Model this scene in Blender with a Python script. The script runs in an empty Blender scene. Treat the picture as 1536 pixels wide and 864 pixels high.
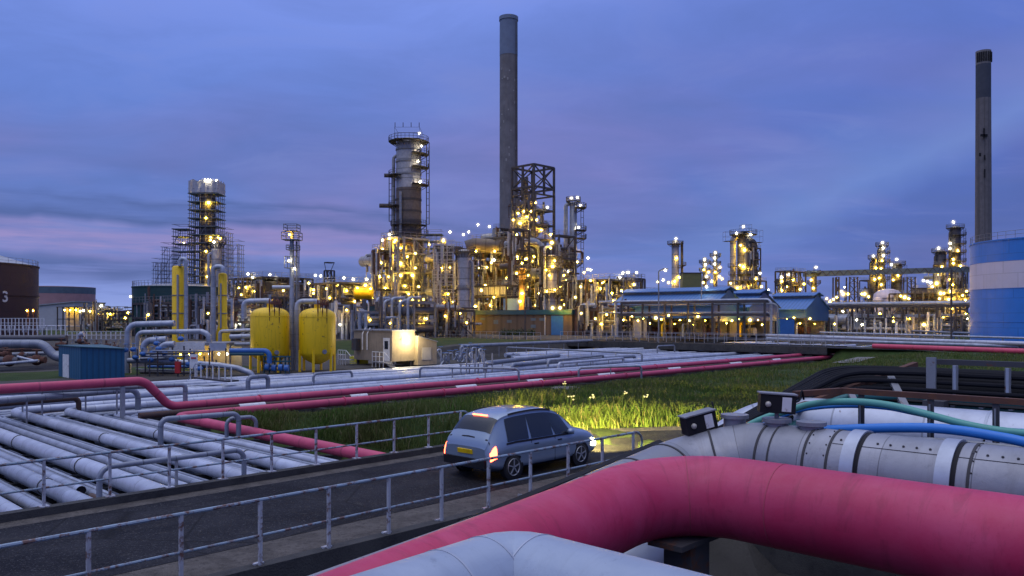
import bpy, math, random
import numpy as np
from math import sin, cos, pi, radians, sqrt, atan2
from mathutils import Vector as V
random.seed(11)
scene = bpy.context.scene
COL = scene.collection
F = 1200.0                      # focal length in photo pixels (28 mm lens)
HOR = 474.0                     # horizon row of the photo
CZ = 4.0                        # eye height above the bridge deck
_l = sqrt(1152.0**2 + F*F)
UX, UY = 1152.0/_l, F/_l        # the site grid: u runs along the road, v across it

def AB(a, b, z=0.0): return V((a*UX - b*UY, a*UY + b*UX, z))
def toab(x, y): return (x*UX + y*UY, -x*UY + y*UX)
def W(px, py, d): return V(((px-768)/F*d, d, CZ-(py-HOR)/F*d))
def G(px, py, z=0.0): return W(px, py, (CZ-z)*F/(py-HOR))
def zat(py, d): return CZ-(py-HOR)/F*d
def b_on_a(px, a):
    t = (px-768)/F
    return a*(UX - t*UY)/(UY + t*UX)
def a_on_b(px, b):
    t = (px-768)/F
    return b*(UY + t*UX)/(UX - t*UY)

# ------------------------------------------------------------------ mesh builder
WORLD = {}
class MB:
    def __init__(s): s.v=[]; s.f=[]; s.uv=[]; s.sm=[]
    def quad(s, pts, uv=None, smooth=False):
        k=len(s.v); s.v += [tuple(p) for p in pts]
        s.f.append(tuple(range(k,k+len(pts)))); s.sm.append(smooth)
        s.uv.append(uv if uv else [(0,0)]*len(pts))
    def hexa(s, p):             # 8 corners: bottom ring 0-3, top ring 4-7
        k=len(s.v); s.v += [tuple(q) for q in p]
        for f in ((3,2,1,0),(4,5,6,7),(0,1,5,4),(1,2,6,5),(2,3,7,6),(3,0,4,7)):
            s.f.append(tuple(k+i for i in f)); s.sm.append(False); s.uv.append([(0,0)]*4)
        return s
    def abox(s, a0,a1,b0,b1,z0,z1):
        return s.hexa([AB(a0,b0,z0),AB(a1,b0,z0),AB(a1,b1,z0),AB(a0,b1,z0),AB(a0,b0,z1),AB(a1,b0,z1),AB(a1,b1,z1),AB(a0,b1,z1)])
    def box(s, c, sz, rz=0.0, tilt=0.0):
        x,y,z=[q/2 for q in sz]; cr,sr=cos(rz),sin(rz); ct,st=cos(tilt),sin(tilt); o=[]
        for dz in (-z,z):
            for dx,dy in ((-x,-y),(x,-y),(x,y),(-x,y)):
                X=dx*ct+dz*st; Z=-dx*st+dz*ct
                o.append((c[0]+X*cr-dy*sr, c[1]+X*sr+dy*cr, c[2]+Z))
        return s.hexa(o)
    def beam(s, p, q, w, h=None):
        h=h or w; p=V(p); q=V(q); d=(q-p)
        if d.length<1e-6: return s
        d.normalize(); up=V((0,0,1)) if abs(d.z)<.95 else V((UX,UY,0))
        x=d.cross(up).normalized()*(w/2); y=x.cross(d).normalized()*(h/2)
        return s.hexa([p-x-y,q-x-y,q+x-y,p+x-y,p-x+y,q-x+y,q+x+y,p+x+y])
    def path(s, pts, fil, k=6):
        pts=[V(p) for p in pts]; out=[pts[0]]
        for i in range(1,len(pts)-1):
            p,a,b=pts[i],pts[i-1]-pts[i],pts[i+1]-pts[i]
            la,lb=a.length,b.length
            if la<1e-6 or lb<1e-6: continue
            a.normalize(); b.normalize(); ang=a.angle(b)
            if ang>pi-.02 or fil<=0: out.append(p); continue
            t=min(fil/math.tan(ang/2), la*.49, lb*.49); R=t*math.tan(ang/2)
            c=p+(a+b).normalized()*(R/sin(ang/2)); n0=(p+a*t-c); n1=(p+b*t-c)
            ax=n0.cross(n1).normalized(); th=n0.angle(n1); m=ax.cross(n0)
            for j in range(k+1):
                q=th*j/k; out.append(c+n0*cos(q)+m*sin(q))
        out.append(pts[-1]); return out
    def tube(s, pts, r, n=8, fil=0.0, k=6, cap=True, step=0.0):
        P=s.path(pts, fil, k)
        if step:
            Q=[P[0]]
            for i in range(1,len(P)):
                m=max(1,int((P[i]-P[i-1]).length/step))
                for j in range(1,m+1): Q.append(P[i-1].lerp(P[i],j/m))
            P=Q
        rr=r if callable(r) else (lambda u: r)
        d=(P[1]-P[0]).normalized()
        nx=d.cross(V((0,0,1)) if abs(d.z)<.9 else V((UX,UY,0))).normalized()
        k0=len(s.v); u=0.0; us=[]
        for i,p in enumerate(P):
            if i==0: t=(P[1]-P[0])
            elif i==len(P)-1: t=P[-1]-P[-2]
            else: t=(P[i+1]-P[i]).normalized()+(P[i]-P[i-1]).normalized()
            t.normalize()
            if i: u+=(P[i]-P[i-1]).length
            us.append(u)
            nx=(nx-t*nx.dot(t)); nx.normalize(); ny=t.cross(nx); R=rr(u)
            for j in range(n):
                q=2*pi*j/n; s.v.append(tuple(p+nx*(R*cos(q))+ny*(R*sin(q))))
        for i in range(len(P)-1):
            for j in range(n):
                j2=(j+1)%n
                s.f.append((k0+i*n+j,k0+i*n+j2,k0+(i+1)*n+j2,k0+(i+1)*n+j)); s.sm.append(True)
                s.uv.append([(us[i],j/n),(us[i],(j+1)/n),(us[i+1],(j+1)/n),(us[i+1],j/n)])
        if cap:
            e=k0+(len(P)-1)*n
            s.f.append(tuple(k0+j for j in range(n-1,-1,-1))); s.sm.append(False); s.uv.append([(0,0)]*n)
            s.f.append(tuple(e+j for j in range(n))); s.sm.append(False); s.uv.append([(us[-1],0)]*n)
        return s
    def lathe(s, prof, c, n=32, a0=0.0, a1=2*pi):
        full=abs(a1-a0-2*pi)<1e-6; m=n if full else n+1; k0=len(s.v); u=0
        us=[0]
        for i in range(1,len(prof)):
            u+=sqrt((prof[i][0]-prof[i-1][0])**2+(prof[i][1]-prof[i-1][1])**2); us.append(u)
        for r,z in prof:
            for j in range(m):
                q=a0+(a1-a0)*j/n; s.v.append((c[0]+r*cos(q),c[1]+r*sin(q),c[2]+z))
        for i in range(len(prof)-1):
            sm=True
            for j in range(n):
                j2=(j+1)%m if full else j+1
                s.f.append((k0+i*m+j,k0+i*m+j2,k0+(i+1)*m+j2,k0+(i+1)*m+j)); s.sm.append(sm)
                s.uv.append([(us[i],j/n),(us[i],(j+1)/n),(us[i+1],(j+1)/n),(us[i+1],j/n)])
        return s
    def sphere(s, c, r, n=10, m=6, sz=1.0):
        return s.lathe([(max(r*sin(pi*i/m),1e-4), -r*sz*cos(pi*i/m)) for i in range(m+1)], c, n)
    def build(s, name, mat, parent=None, origin=None):
        me=bpy.data.meshes.new(name)
        a=np.array(s.v,dtype=np.float64)
        if origin is None:
            mn,mx=a.min(0),a.max(0); origin=V(((mn[0]+mx[0])/2,(mn[1]+mx[1])/2,mn[2]))
        else: origin=V(origin)
        a=a-np.array(origin)
        me.from_pydata(a.tolist(),[],s.f)
        me.polygons.foreach_set('use_smooth',s.sm)
        uvl=me.uv_layers.new(name='UVMap')
        uvl.data.foreach_set('uv',[c for f in s.uv for p in f for c in p])
        if any(s.sm):
            try: me.set_sharp_from_angle(angle=radians(42))
            except Exception: pass
        me.materials.append(mat); me.update()
        o=bpy.data.objects.new(name,me); COL.objects.link(o)
        put(o, origin, parent); return o

def put(o, loc, parent=None):
    loc=V(loc); WORLD[o.name]=loc
    if parent is not None:
        o.parent=parent; o.location=loc-WORLD[parent.name]
    else: o.location=loc
    return o
def tag(o, label, cat, group=None, kind=None):
    o['label']=label; o['category']=cat
    if group: o['group']=group
    if kind: o['kind']=kind
    return o
def thing(name, loc, label, cat, group=None):
    o=bpy.data.objects.new(name,None); o.empty_display_size=.3; COL.objects.link(o)
    put(o,loc); return tag(o,label,cat,group)
def struct(o): o['kind']='structure'; return o
def inst(src, name, loc, parent=None):
    o=src.copy(); o.name=name; COL.objects.link(o); o.parent=None; put(o,loc,parent); return o
ORD=['first','second','third','fourth','fifth','sixth','seventh','eighth','ninth','tenth','eleventh','twelfth','thirteenth','fourteenth','fifteenth','sixteenth','seventeenth','eighteenth','nineteenth','twentieth','twenty-first','twenty-second','twenty-third','twenty-fourth','twenty-fifth']

# ------------------------------------------------------------------ materials
class N:
    def __init__(s, name):
        s.m=bpy.data.materials.new(name); s.m.use_nodes=True; s.t=s.m.node_tree; s.t.nodes.clear()
        s.out=s.t.nodes.new('ShaderNodeOutputMaterial')
    def n(s, typ, **kw):
        o=s.t.nodes.new('ShaderNode'+typ)
        for k,v in kw.items(): setattr(o,k,v)
        return o
    def l(s, a, b): s.t.links.new(a,b)
    def val(s, sock, v):
        if hasattr(v,'links') : s.l(v,sock)
        else: sock.default_value=v
    def math(s, op, a, b=0.0, c=None, clamp=False):
        o=s.n('Math',operation=op,use_clamp=clamp); s.val(o.inputs[0],a); s.val(o.inputs[1],b)
        if c is not None: s.val(o.inputs[2],c)
        return o.outputs[0]
    def mix(s, f, a, b, mode='MIX'):
        o=s.n('MixRGB',blend_type=mode); s.val(o.inputs[0],f)
        s.val(o.inputs[1], a if hasattr(a,'links') else (*a,1)); s.val(o.inputs[2], b if hasattr(b,'links') else (*b,1)); return o.outputs[0]
    def noise(s, vec, scale, detail=4, rough=.6, dist=0.0):
        o=s.n('TexNoise'); s.l(vec,o.inputs['Vector']); o.inputs['Scale'].default_value=scale
        o.inputs['Detail'].default_value=detail; o.inputs['Roughness'].default_value=rough; o.inputs['Distortion'].default_value=dist
        return o.outputs['Fac']
    def ramp(s, f, stops):
        o=s.n('ValToRGB'); e=o.color_ramp.elements
        while len(e)<len(stops): e.new(.5)
        for i,(p,c) in enumerate(stops):
            e[i].position=p; e[i].color=(c,c,c,1) if not hasattr(c,'__len__') else (*c,1)
        s.l(f,o.inputs[0]); return o.outputs[0]
    def mapv(s, vec, scale=(1,1,1)):
        o=s.n('Mapping'); s.l(vec,o.inputs['Vector']); o.inputs['Scale'].default_value=scale; return o.outputs[0]
    def surf(s, col, rough=.6, metal=0.0, bump=None, bs=.3, bd=.02, spec=.5, emit=None):
        p=s.n('BsdfPrincipled'); s.val(p.inputs['Base Color'], col if hasattr(col,'links') else (*col,1))
        s.val(p.inputs['Roughness'],rough); s.val(p.inputs['Metallic'],metal)
        p.inputs['Specular IOR Level'].default_value=spec
        if bump is not None:
            b=s.n('Bump'); b.inputs['Strength'].default_value=bs; b.inputs['Distance'].default_value=bd
            s.l(bump,b.inputs['Height']); s.l(b.outputs[0],p.inputs['Normal'])
        s.l(p.outputs[0],s.out.inputs[0]); return s.m
def mixc(a,b,t): return tuple(x*(1-t)+y*t for x,y in zip(a,b))

def M_paint(name, col, rough=.55, metal=0.0, scale=1.2, dirt=.35, rust=0.0, streak=False, bump=.15):
    """weathered painted metal; rust>0 adds rust patches"""
    k=N(name); g=k.n('NewGeometry').outputs['Position']
    n1=k.noise(g,scale,6,.65); v=k.mapv(g,(3,3,.25)) ; n2=k.noise(v,scale*2,4,.6)
    c=k.mix(k.ramp(n1,[(.35,0),(.75,dirt)]), col, mixc(tuple(x*.45 for x in col),(.05,.045,.05),.4))
    if streak: c=k.mix(k.ramp(n2,[(.5,0),(.72,.5)]), c, tuple(x*.5 for x in col))
    if rust>0:
        n3=k.noise(g,scale*3.1,6,.7); c=k.mix(k.ramp(n3,[(.62-rust*.3,0),(.70-rust*.25,.9)]), c, (.13,.05,.025))
    r=k.math('MULTIPLY_ADD',n1,.35,rough-.15)
    return k.surf(c,r,metal,n1,bump,.02)
def M_pipe(name, col, seam=1.0, rough=.42, metal=.5, dark=.35, var=.18, seamw=.02, rust=0.0, edge=.55):
    """clad or painted pipe: joint bands along its length (UV in metres), stains, uneven sheen"""
    k=N(name); uv=k.n('UVMap').outputs[0]; sp=k.n('SeparateXYZ'); k.l(uv,sp.inputs[0]); u=sp.outputs[0]
    g=k.n('NewGeometry').outputs['Position']; oi=k.n('ObjectInfo').outputs['Random']
    su=k.math('DIVIDE',k.math('ADD',u,k.math('MULTIPLY',oi,3.7)),seam); fr=k.math('FRACT',su); fl=k.math('FLOOR',su)
    wn=k.n('TexWhiteNoise',noise_dimensions='2D'); cb=k.n('CombineXYZ'); k.l(fl,cb.inputs[0]); k.l(oi,cb.inputs[1]); k.l(cb.outputs[0],wn.inputs['Vector'])
    seamf=k.math('LESS_THAN',fr,seamw/seam)
    n1=k.noise(g,1.7,6,.65); n2=k.noise(g,9,5,.7); n3=k.noise(k.mapv(g,(1,1,.35)),4,4,.65)
    c=k.mix(k.math('MULTIPLY',wn.outputs[0],var*2), col, tuple(x*.55 for x in col))
    c=k.mix(k.ramp(n1,[(.4,0),(.72,dark)]), c, tuple(x*.42 for x in col))
    c=k.mix(k.ramp(n3,[(.55,0),(.75,dark*.7)]), c, tuple(x*.6 for x in col))
    if rust>0: c=k.mix(k.ramp(n2,[(.66-rust*.3,0),(.74-rust*.25,.85)]), c, (.10,.04,.02))
    c=k.mix(k.math('MULTIPLY',seamf,edge), c, tuple(x*.22 for x in col))
    r=k.math('MULTIPLY_ADD',n2,.3,rough-.15)
    h=k.math('ADD',k.math('MULTIPLY',n1,.5),k.math('MULTIPLY',seamf,.6))
    return k.surf(c,r,metal,h,.25,.012)
def M_corr(name, col, pitch=.25, along=None, rough=.5, rust=.0, dirt=.3):
    """corrugated sheet; ribs run upright, spaced along one of the site axes"""
    k=N(name); g=k.n('NewGeometry').outputs['Position']; sp=k.n('SeparateXYZ'); k.l(g,sp.inputs[0])
    dx,dy=along if along else (UX,UY)
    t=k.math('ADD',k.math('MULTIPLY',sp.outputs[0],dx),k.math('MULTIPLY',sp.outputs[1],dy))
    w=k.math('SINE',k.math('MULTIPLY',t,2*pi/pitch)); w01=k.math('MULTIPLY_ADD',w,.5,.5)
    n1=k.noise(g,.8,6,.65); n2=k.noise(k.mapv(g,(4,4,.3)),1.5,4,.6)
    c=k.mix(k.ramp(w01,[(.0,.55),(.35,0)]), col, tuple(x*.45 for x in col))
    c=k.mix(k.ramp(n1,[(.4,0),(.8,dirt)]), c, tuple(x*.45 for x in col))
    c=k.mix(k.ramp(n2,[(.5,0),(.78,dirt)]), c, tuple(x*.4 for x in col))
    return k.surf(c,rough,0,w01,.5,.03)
def M_emit(name, col, st):
    k=N(name); e=k.n('Emission'); e.inputs[0].default_value=(*col,1); e.inputs[1].default_value=st
    k.l(e.outputs[0],k.out.inputs[0]); return k.m
def M_bloom(name,col,st):  # emission-only volume, fading outwards, that imitates lens bloom round a lamp
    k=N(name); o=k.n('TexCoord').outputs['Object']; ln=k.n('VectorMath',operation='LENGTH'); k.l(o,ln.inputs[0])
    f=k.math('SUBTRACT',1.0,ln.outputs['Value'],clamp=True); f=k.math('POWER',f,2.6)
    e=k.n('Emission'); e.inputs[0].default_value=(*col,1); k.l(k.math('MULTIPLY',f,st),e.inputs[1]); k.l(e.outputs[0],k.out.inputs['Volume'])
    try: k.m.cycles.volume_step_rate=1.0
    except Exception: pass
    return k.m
def M_ground(name, cols, scales, rough=.95, bump=.4, bd=.05):
    k=N(name); g=k.n('NewGeometry').outputs['Position']
    n1=k.noise(g,scales[0],8,.65); n2=k.noise(g,scales[1],6,.7); n3=k.noise(g,scales[2],3,.6)
    c=k.mix(k.ramp(n1,[(.38,0),(.62,1)]), cols[0], cols[1])
    c=k.mix(k.ramp(n2,[(.5,0),(.7,.8)]), c, cols[2])
    c=k.mix(k.math('MULTIPLY',n3,.5), c, tuple(x*.4 for x in cols[0]))
    return k.surf(c,rough,0,k.math('ADD',n3,n2),bump,bd,.25)

def M_worn(name,col,fade,grime,rough,metal,lap=0.0,drip=.5,dent=.3):
    """big foreground pipe skin: faded patches, scuffs, run marks round the girth, dents, optional lapped sheets"""
    k=N(name); uv=k.n('UVMap').outputs[0]; sp=k.n('SeparateXYZ'); k.l(uv,sp.inputs[0]); u=sp.outputs[0]
    g=k.n('NewGeometry').outputs['Position']
    n1=k.noise(g,1.1,8,.68,.6); n2=k.noise(g,5.5,8,.72,.3); n3=k.noise(k.mapv(uv,(5,2.2,1)),1.0,7,.75,.8); n4=k.noise(g,38,4,.7); n5=k.noise(k.mapv(g,(1,1,1)),.45,3,.5)
    c=k.mix(k.ramp(n1,[(.38,0),(.68,.75)]),col,fade)
    c=k.mix(k.ramp(n5,[(.42,0),(.65,.45)]),c,tuple(x*.72 for x in col))
    c=k.mix(k.ramp(n3,[(.52,0),(.72,drip)]),c,grime)
    c=k.mix(k.ramp(n2,[(.60,0),(.74,.55)]),c,tuple(x*.55 for x in col))
    c=k.mix(k.ramp(n2,[(.20,.5),(.30,0)]),c,fade)
    c=k.mix(k.ramp(n4,[(.66,0),(.74,.5)]),c,grime)
    h=k.math('ADD',k.math('MULTIPLY',n1,dent*3),k.math('MULTIPLY',n4,.06))
    if lap>0:
        fr=k.math('FRACT',k.math('DIVIDE',u,lap)); h=k.math('ADD',h,k.math('MULTIPLY',fr,.35))
        wn=k.n('TexWhiteNoise',noise_dimensions='1D'); k.l(k.math('FLOOR',k.math('DIVIDE',u,lap)),wn.inputs['W'])
        c=k.mix(k.math('MULTIPLY',wn.outputs[0],.35),c,tuple(x*.62 for x in col)); c=k.mix(k.math('MULTIPLY',k.math('LESS_THAN',fr,.012),.6),c,tuple(x*.2 for x in col))
    r=k.math('MULTIPLY_ADD',n2,.45,rough-.2)
    return k.surf(c,r,metal,h,.28,.03,.4)
m_pink   = M_worn('pink_paint',(.47,.024,.092),(.55,.075,.17),(.14,.012,.032),.5,0,0,.5,.14)
m_pinkf  = M_pipe('pink_paint_far',(.58,.07,.145),seam=3.0,rough=.5,metal=0,dark=.35,var=.15,seamw=.1,edge=.4)
m_silver = M_pipe('aluminium_cladding',(.44,.48,.57),seam=1.1,metal=.35,rough=.42,dark=.65,var=.24,seamw=.03,rust=.10)
m_silver2= M_pipe('dull_cladding',(.27,.30,.37),seam=.9,metal=.35,rough=.5,dark=.5,var=.22,seamw=.04)
m_bright = M_pipe('bright_cladding',(.54,.58,.68),seam=1.4,metal=.25,rough=.4,dark=.5,var=.22,seamw=.03,rust=.06)
m_duct   = M_worn('duct_cladding',(.26,.27,.31),(.36,.37,.42),(.17,.165,.17),.45,.35,.98,.45,.5)
m_duct2  = M_worn('blue_grey_duct',(.30,.36,.47),(.39,.45,.55),(.20,.22,.27),.48,.3,0,.25,.4)
m_brown  = M_pipe('rusty_pipe',(.08,.05,.045),seam=5,metal=0,rough=.8,dark=.5,rust=.5)
m_darkp  = M_pipe('dark_pipe',(.10,.10,.12),seam=3,metal=.2,rough=.6,dark=.5,rust=.2)
m_strap  = M_paint('galvanised_strap',(.42,.46,.55),.4,.4,3)
m_groove = M_paint('seam_rubber',(.05,.05,.055),.8,0,4)
m_white  = M_paint('white_paint',(.74,.75,.76),.5,0,2,.4,rust=.12)
m_rail   = M_paint('rail_paint',(.50,.52,.58),.5,.15,2.2,.5,rust=.40)
m_railt  = M_paint('rail_blue_paint',(.27,.36,.46),.5,.15,1.8,.5,rust=.42)
m_steel  = M_paint('grey_steel',(.26,.27,.30),.55,.3,1,.5,rust=.15)
m_scaf   = M_paint('scaffold_tube',(.13,.14,.18),.5,.3,1,.4)
m_dark   = M_paint('dark_steel',(.060,.060,.070),.65,.2,1,.5,rust=.2)
m_rust   = M_paint('rusty_steel',(.11,.045,.03),.85,0,2,.6,rust=.4)
m_galv   = M_paint('galvanised_steel',(.40,.41,.44),.45,.4,2,.4)
m_conc   = M_ground('concrete',((.17,.165,.16),(.24,.23,.22),(.10,.095,.09)),(.6,3,40),.9,.3,.02)
m_concd  = M_ground('dark_concrete',((.055,.055,.057),(.085,.083,.08),(.025,.025,.027)),(.6,2.5,30),.9,.5,.03)
m_stack  = M_paint('stack_concrete',(.20,.19,.205),.85,0,.35,.6,streak=True)
m_stackb = M_paint('stack_blue_grey',(.17,.22,.33),.8,0,.3,.4)
m_yellow = M_paint('yellow_paint',(.94,.60,.004),.45,0,1.0,.14,streak=True,rust=.06)
m_yelrust= M_paint('rust_stain',(.10,.03,.02),.9,0,3,.3)
m_colgrey= M_pipe('column_cladding',(.34,.34,.37),seam=2.4,metal=.3,rough=.5,dark=.6,var=.3,seamw=.25)
m_coldark= M_pipe('column_dark',(.11,.11,.13),seam=2.2,metal=.2,rough=.6,dark=.6,var=.3,seamw=.25)
m_brownst= M_pipe('brown_column',(.15,.125,.12),seam=2.5,metal=.1,rough=.7,dark=.6,var=.3,seamw=.3)
m_warmw  = M_paint('lagging',(.50,.46,.40),.5,.2,1,.5)
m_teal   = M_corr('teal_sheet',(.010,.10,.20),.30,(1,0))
m_tealr  = M_paint('teal_roof',(.012,.085,.115),.55,0,1,.4)
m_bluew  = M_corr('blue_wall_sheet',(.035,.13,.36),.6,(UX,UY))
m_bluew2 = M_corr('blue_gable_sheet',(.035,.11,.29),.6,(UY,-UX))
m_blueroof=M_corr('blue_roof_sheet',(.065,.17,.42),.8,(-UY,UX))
def M_plate(name,col,ph,nv,rough=.4,dirt=.25,streak=.35):
    k=N(name); uv=k.n('UVMap').outputs[0]; sp=k.n('SeparateXYZ'); k.l(uv,sp.inputs[0]); g=k.n('NewGeometry').outputs['Position']
    h=k.math('DIVIDE',sp.outputs[0],ph); row=k.math('FLOOR',h); fh=k.math('FRACT',h)
    v=k.math('MULTIPLY_ADD',sp.outputs[1],nv,k.math('MULTIPLY',row,.37)); fv=k.math('FRACT',v)
    cb=k.n('CombineXYZ'); k.l(row,cb.inputs[0]); k.l(k.math('FLOOR',v),cb.inputs[1]); wn=k.n('TexWhiteNoise',noise_dimensions='2D'); k.l(cb.outputs[0],wn.inputs['Vector'])
    line=k.math('MAXIMUM',k.math('LESS_THAN',fh,.05),k.math('LESS_THAN',fv,.02))
    n1=k.noise(k.mapv(g,(1.6,1.6,.10)),1.0,6,.65); n2=k.noise(g,.5,6,.65); n3=k.noise(g,3,6,.7)
    c=k.mix(k.math('MULTIPLY',wn.outputs[0],.16),col,tuple(x*.6 for x in col)); c=k.mix(k.ramp(n2,[(.4,0),(.75,dirt)]),c,tuple(x*.55 for x in col))
    c=k.mix(k.ramp(n1,[(.52,0),(.72,streak)]),c,tuple(x*.5+.02 for x in col)); c=k.mix(k.math('MULTIPLY',line,.35),c,tuple(x*.4 for x in col))
    c=k.mix(k.ramp(n3,[(.68,0),(.76,.5)]),c,(.12,.07,.05))
    return k.surf(c,k.math('MULTIPLY_ADD',n3,.3,rough-.12),0,k.math('ADD',line,n2),.2,.03)
m_bluetank=M_plate('blue_tank_paint',(.030,.21,.70),2.2,14,.4)
m_tankwht= M_plate('tank_white_band',(.60,.57,.70),2.2,14,.45,.2,.3)
m_tankbrn= M_plate('maroon_tank_paint',(.045,.022,.032),2.4,16,.6)
m_tankteal=M_plate('green_tank_paint',(.010,.055,.062),2.2,12,.6)
m_tankpink=M_paint('pale_red_tank_paint',(.42,.24,.25),.6,0,.4,.3)
m_bluegrey=M_paint('blue_grey_paint',(.10,.15,.20),.6,0,.5,.4)
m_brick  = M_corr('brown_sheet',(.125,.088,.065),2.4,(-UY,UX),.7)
m_maroon = M_paint('maroon_sheet',(.06,.03,.04),.7,0,.5,.4)
m_beige  = M_paint('beige_render',(.30,.25,.19),.75,0,1,.5,streak=True)
m_bluebox= M_paint('blue_enamel',(.03,.14,.42),.4,0,2,.3)
m_red    = M_paint('red_enamel',(.45,.02,.02),.4,0,2,.3)
m_blackp = M_paint('black_plastic',(.018,.018,.022),.5,0,4,.3)
m_cblack = M_paint('black_cable',(.010,.011,.016),.7,0,4,.3)
for m_ in (m_cblack,m_blackp): m_.node_tree.nodes['Principled BSDF'].inputs['Specular IOR Level'].default_value=.12
m_cgreen = M_paint('green_cable',(.10,.36,.30),.42,0,4,.15)
m_cteal  = M_paint('teal_cable',(.015,.12,.13),.42,0,4,.25)
m_cblue  = M_paint('blue_cable',(.025,.20,.62),.38,0,4,.15)
m_glassd = M_paint('dark_glass',(.015,.02,.03),.12,0,1,.1,bump=0)
m_car    = M_paint('blue_grey_car_paint',(.24,.31,.41),.30,.4,1,.10,bump=0)
m_car.node_tree.nodes['Principled BSDF'].inputs['Coat Weight'].default_value=.9
m_rubber = M_paint('tyre_rubber',(.02,.02,.02),.8,0,4,.3)
m_lampw  = M_emit('warm_lamp',(1.0,.56,.035),240)
m_lampc  = M_emit('white_lamp',(1.0,.84,.50),140)
m_bloomw  = M_bloom('warm_bloom',(1.0,.70,.17),1.9)  # bloom for the glow balls, warm and white; no mist in the air
m_bloomc  = M_bloom('white_bloom',(1.0,.90,.62),1.7)
m_tail   = M_emit('tail_light',(1.0,.10,.04),14)
m_head   = M_emit('head_light',(1.0,.86,.55),40)
def M_asphalt():
    k=N('asphalt'); g=k.n('NewGeometry').outputs['Position']
    n1=k.noise(g,.45,6,.65); n2=k.noise(g,11,4,.75); n3=k.noise(g,27,3,.75); n4=k.noise(k.mapv(g,(1,1,1)),2.2,5,.6)
    vo=k.n('TexVoronoi',feature='DISTANCE_TO_EDGE'); k.l(g,vo.inputs['Vector']); vo.inputs['Scale'].default_value=.42
    sp=k.n('SeparateXYZ'); k.l(g,sp.inputs[0]); bb=k.math('ADD',k.math('MULTIPLY',sp.outputs[0],-UY),k.math('MULTIPLY',sp.outputs[1],UX))
    tr=k.math('SINE',k.math('MULTIPLY_ADD',bb,2*pi/1.55,.6)); tr=k.math('MULTIPLY_ADD',tr,.5,.5)
    c=k.mix(k.ramp(n1,[(.40,0),(.56,1)]),(.010,.010,.014),(.026,.026,.032))
    c=k.mix(k.math('MULTIPLY',tr,.35),c,(.007,.007,.010))
    c=k.mix(k.ramp(n4,[(.58,0),(.68,.6)]),c,(.045,.042,.042))
    c=k.mix(k.ramp(n3,[(.56,0),(.70,.9)]),c,(.10,.10,.105)); c=k.mix(k.ramp(n2,[(.54,0),(.70,.7)]),c,(.005,.005,.006))
    c=k.mix(k.ramp(vo.outputs['Distance'],[(.0,.75),(.014,0)]),c,(.008,.008,.009))
    return k.surf(c,k.math('MULTIPLY_ADD',n1,.3,.6),0,k.math('ADD',n3,n2),.6,.012,.08)
m_asph   = M_asphalt()
m_gravel = M_ground('gravel_verge',((.085,.076,.07),(.15,.135,.125),(.03,.028,.026)),(2,9,24),.95,.9,.03)
m_soil   = M_ground('dark_soil',((.018,.017,.017),(.035,.032,.03),(.01,.01,.01)),(.8,5,30),.95,.7,.05)
# ------------------------------------------------------------------ camera, sky, sun
cam=bpy.data.cameras.new('camera'); co=bpy.data.objects.new('camera',cam); COL.objects.link(co)
co.location=(0,0,CZ); co.rotation_euler=(radians(90),0,0)
cam.sensor_width=36; cam.lens=F/1536*36; cam.shift_y=(HOR-432)/1536; cam.clip_end=12000; cam.clip_start=.1
scene.camera=co
scene.view_settings.view_transform='Standard'; scene.view_settings.look='None'; scene.view_settings.exposure=0
scene.cycles.use_denoising=True
try: scene.cycles.denoiser='OPENIMAGEDENOISE'; scene.cycles.denoising_input_passes='RGB_ALBEDO_NORMAL'
except Exception: pass
scene.cycles.max_bounces=5; scene.cycles.diffuse_bounces=2; scene.cycles.glossy_bounces=3; scene.cycles.transparent_max_bounces=24
scene.cycles.volume_bounces=0
scene.cycles.use_light_tree=True; scene.cycles.sample_clamp_indirect=4.0; scene.cycles.caustics_reflective=False; scene.cycles.caustics_refractive=False

SUN_EL, SUN_ROT = radians(62), radians(200)
w=bpy.data.worlds.new('World'); scene.world=w; w.use_nodes=True; wt=w.node_tree; wt.nodes.clear()
class WN(N):
    def __init__(s,t): s.t=t
k=WN(wt)
tc=k.n('TexCoord').outputs['Generated']; sp=k.n('SeparateXYZ'); k.l(tc,sp.inputs[0]); z=sp.outputs[2]; x=sp.outputs[0]
zc=k.math('MAXIMUM',z,0.0)
def lin(c): return tuple(((v/255+.055)/1.055)**2.4 if v>10 else v/255/12.92 for v in c)
grad=k.ramp(zc,[(0,lin((146,166,226))),(.025,lin((128,148,216))),(.06,lin((106,128,200))),(.11,lin((98,120,192))),(.17,lin((94,120,194))),(.25,lin((102,130,210))),(.36,lin((122,148,232))),(.60,lin((190,202,250))),(1,(1.62,1.70,2.02))])
# right-hand side is a deeper blue
side=k.math('MULTIPLY_ADD',x,1.1,.5,clamp=True)
grad=k.mix(k.math('MULTIPLY',k.ramp(side,[(.42,0),(1,1)]),.55), grad, lin((64,90,176)))
# cloud layers: project the direction on a flat layer overhead
den=k.math('ADD',zc,.10)
cb=k.n('CombineXYZ'); k.l(k.math('DIVIDE',x,den),cb.inputs[0]); k.l(k.math('DIVIDE',sp.outputs[1],den),cb.inputs[1])
lay=cb.outputs[0]
c1=k.noise(k.mapv(lay,(.45,.55,1)),.75,4,.5,.5)
c2=k.noise(k.mapv(lay,(.40,.75,1)),.8,4,.5,.3)
pinkz=k.ramp(zc,[(.03,0),(.09,1),(.22,.8),(.34,.1)])
sky=k.mix(k.math('MULTIPLY',k.math('MULTIPLY',k.ramp(c1,[(.44,0),(.64,1)]),pinkz),.72), grad, lin((142,126,184)))
sky=k.mix(k.math('MULTIPLY',k.ramp(c2,[(.48,0),(.72,1)]),k.ramp(zc,[(.0,.1),(.06,.35),(.15,.45),(.25,.35),(.45,.12)])), sky, lin((66,80,138)))
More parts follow.
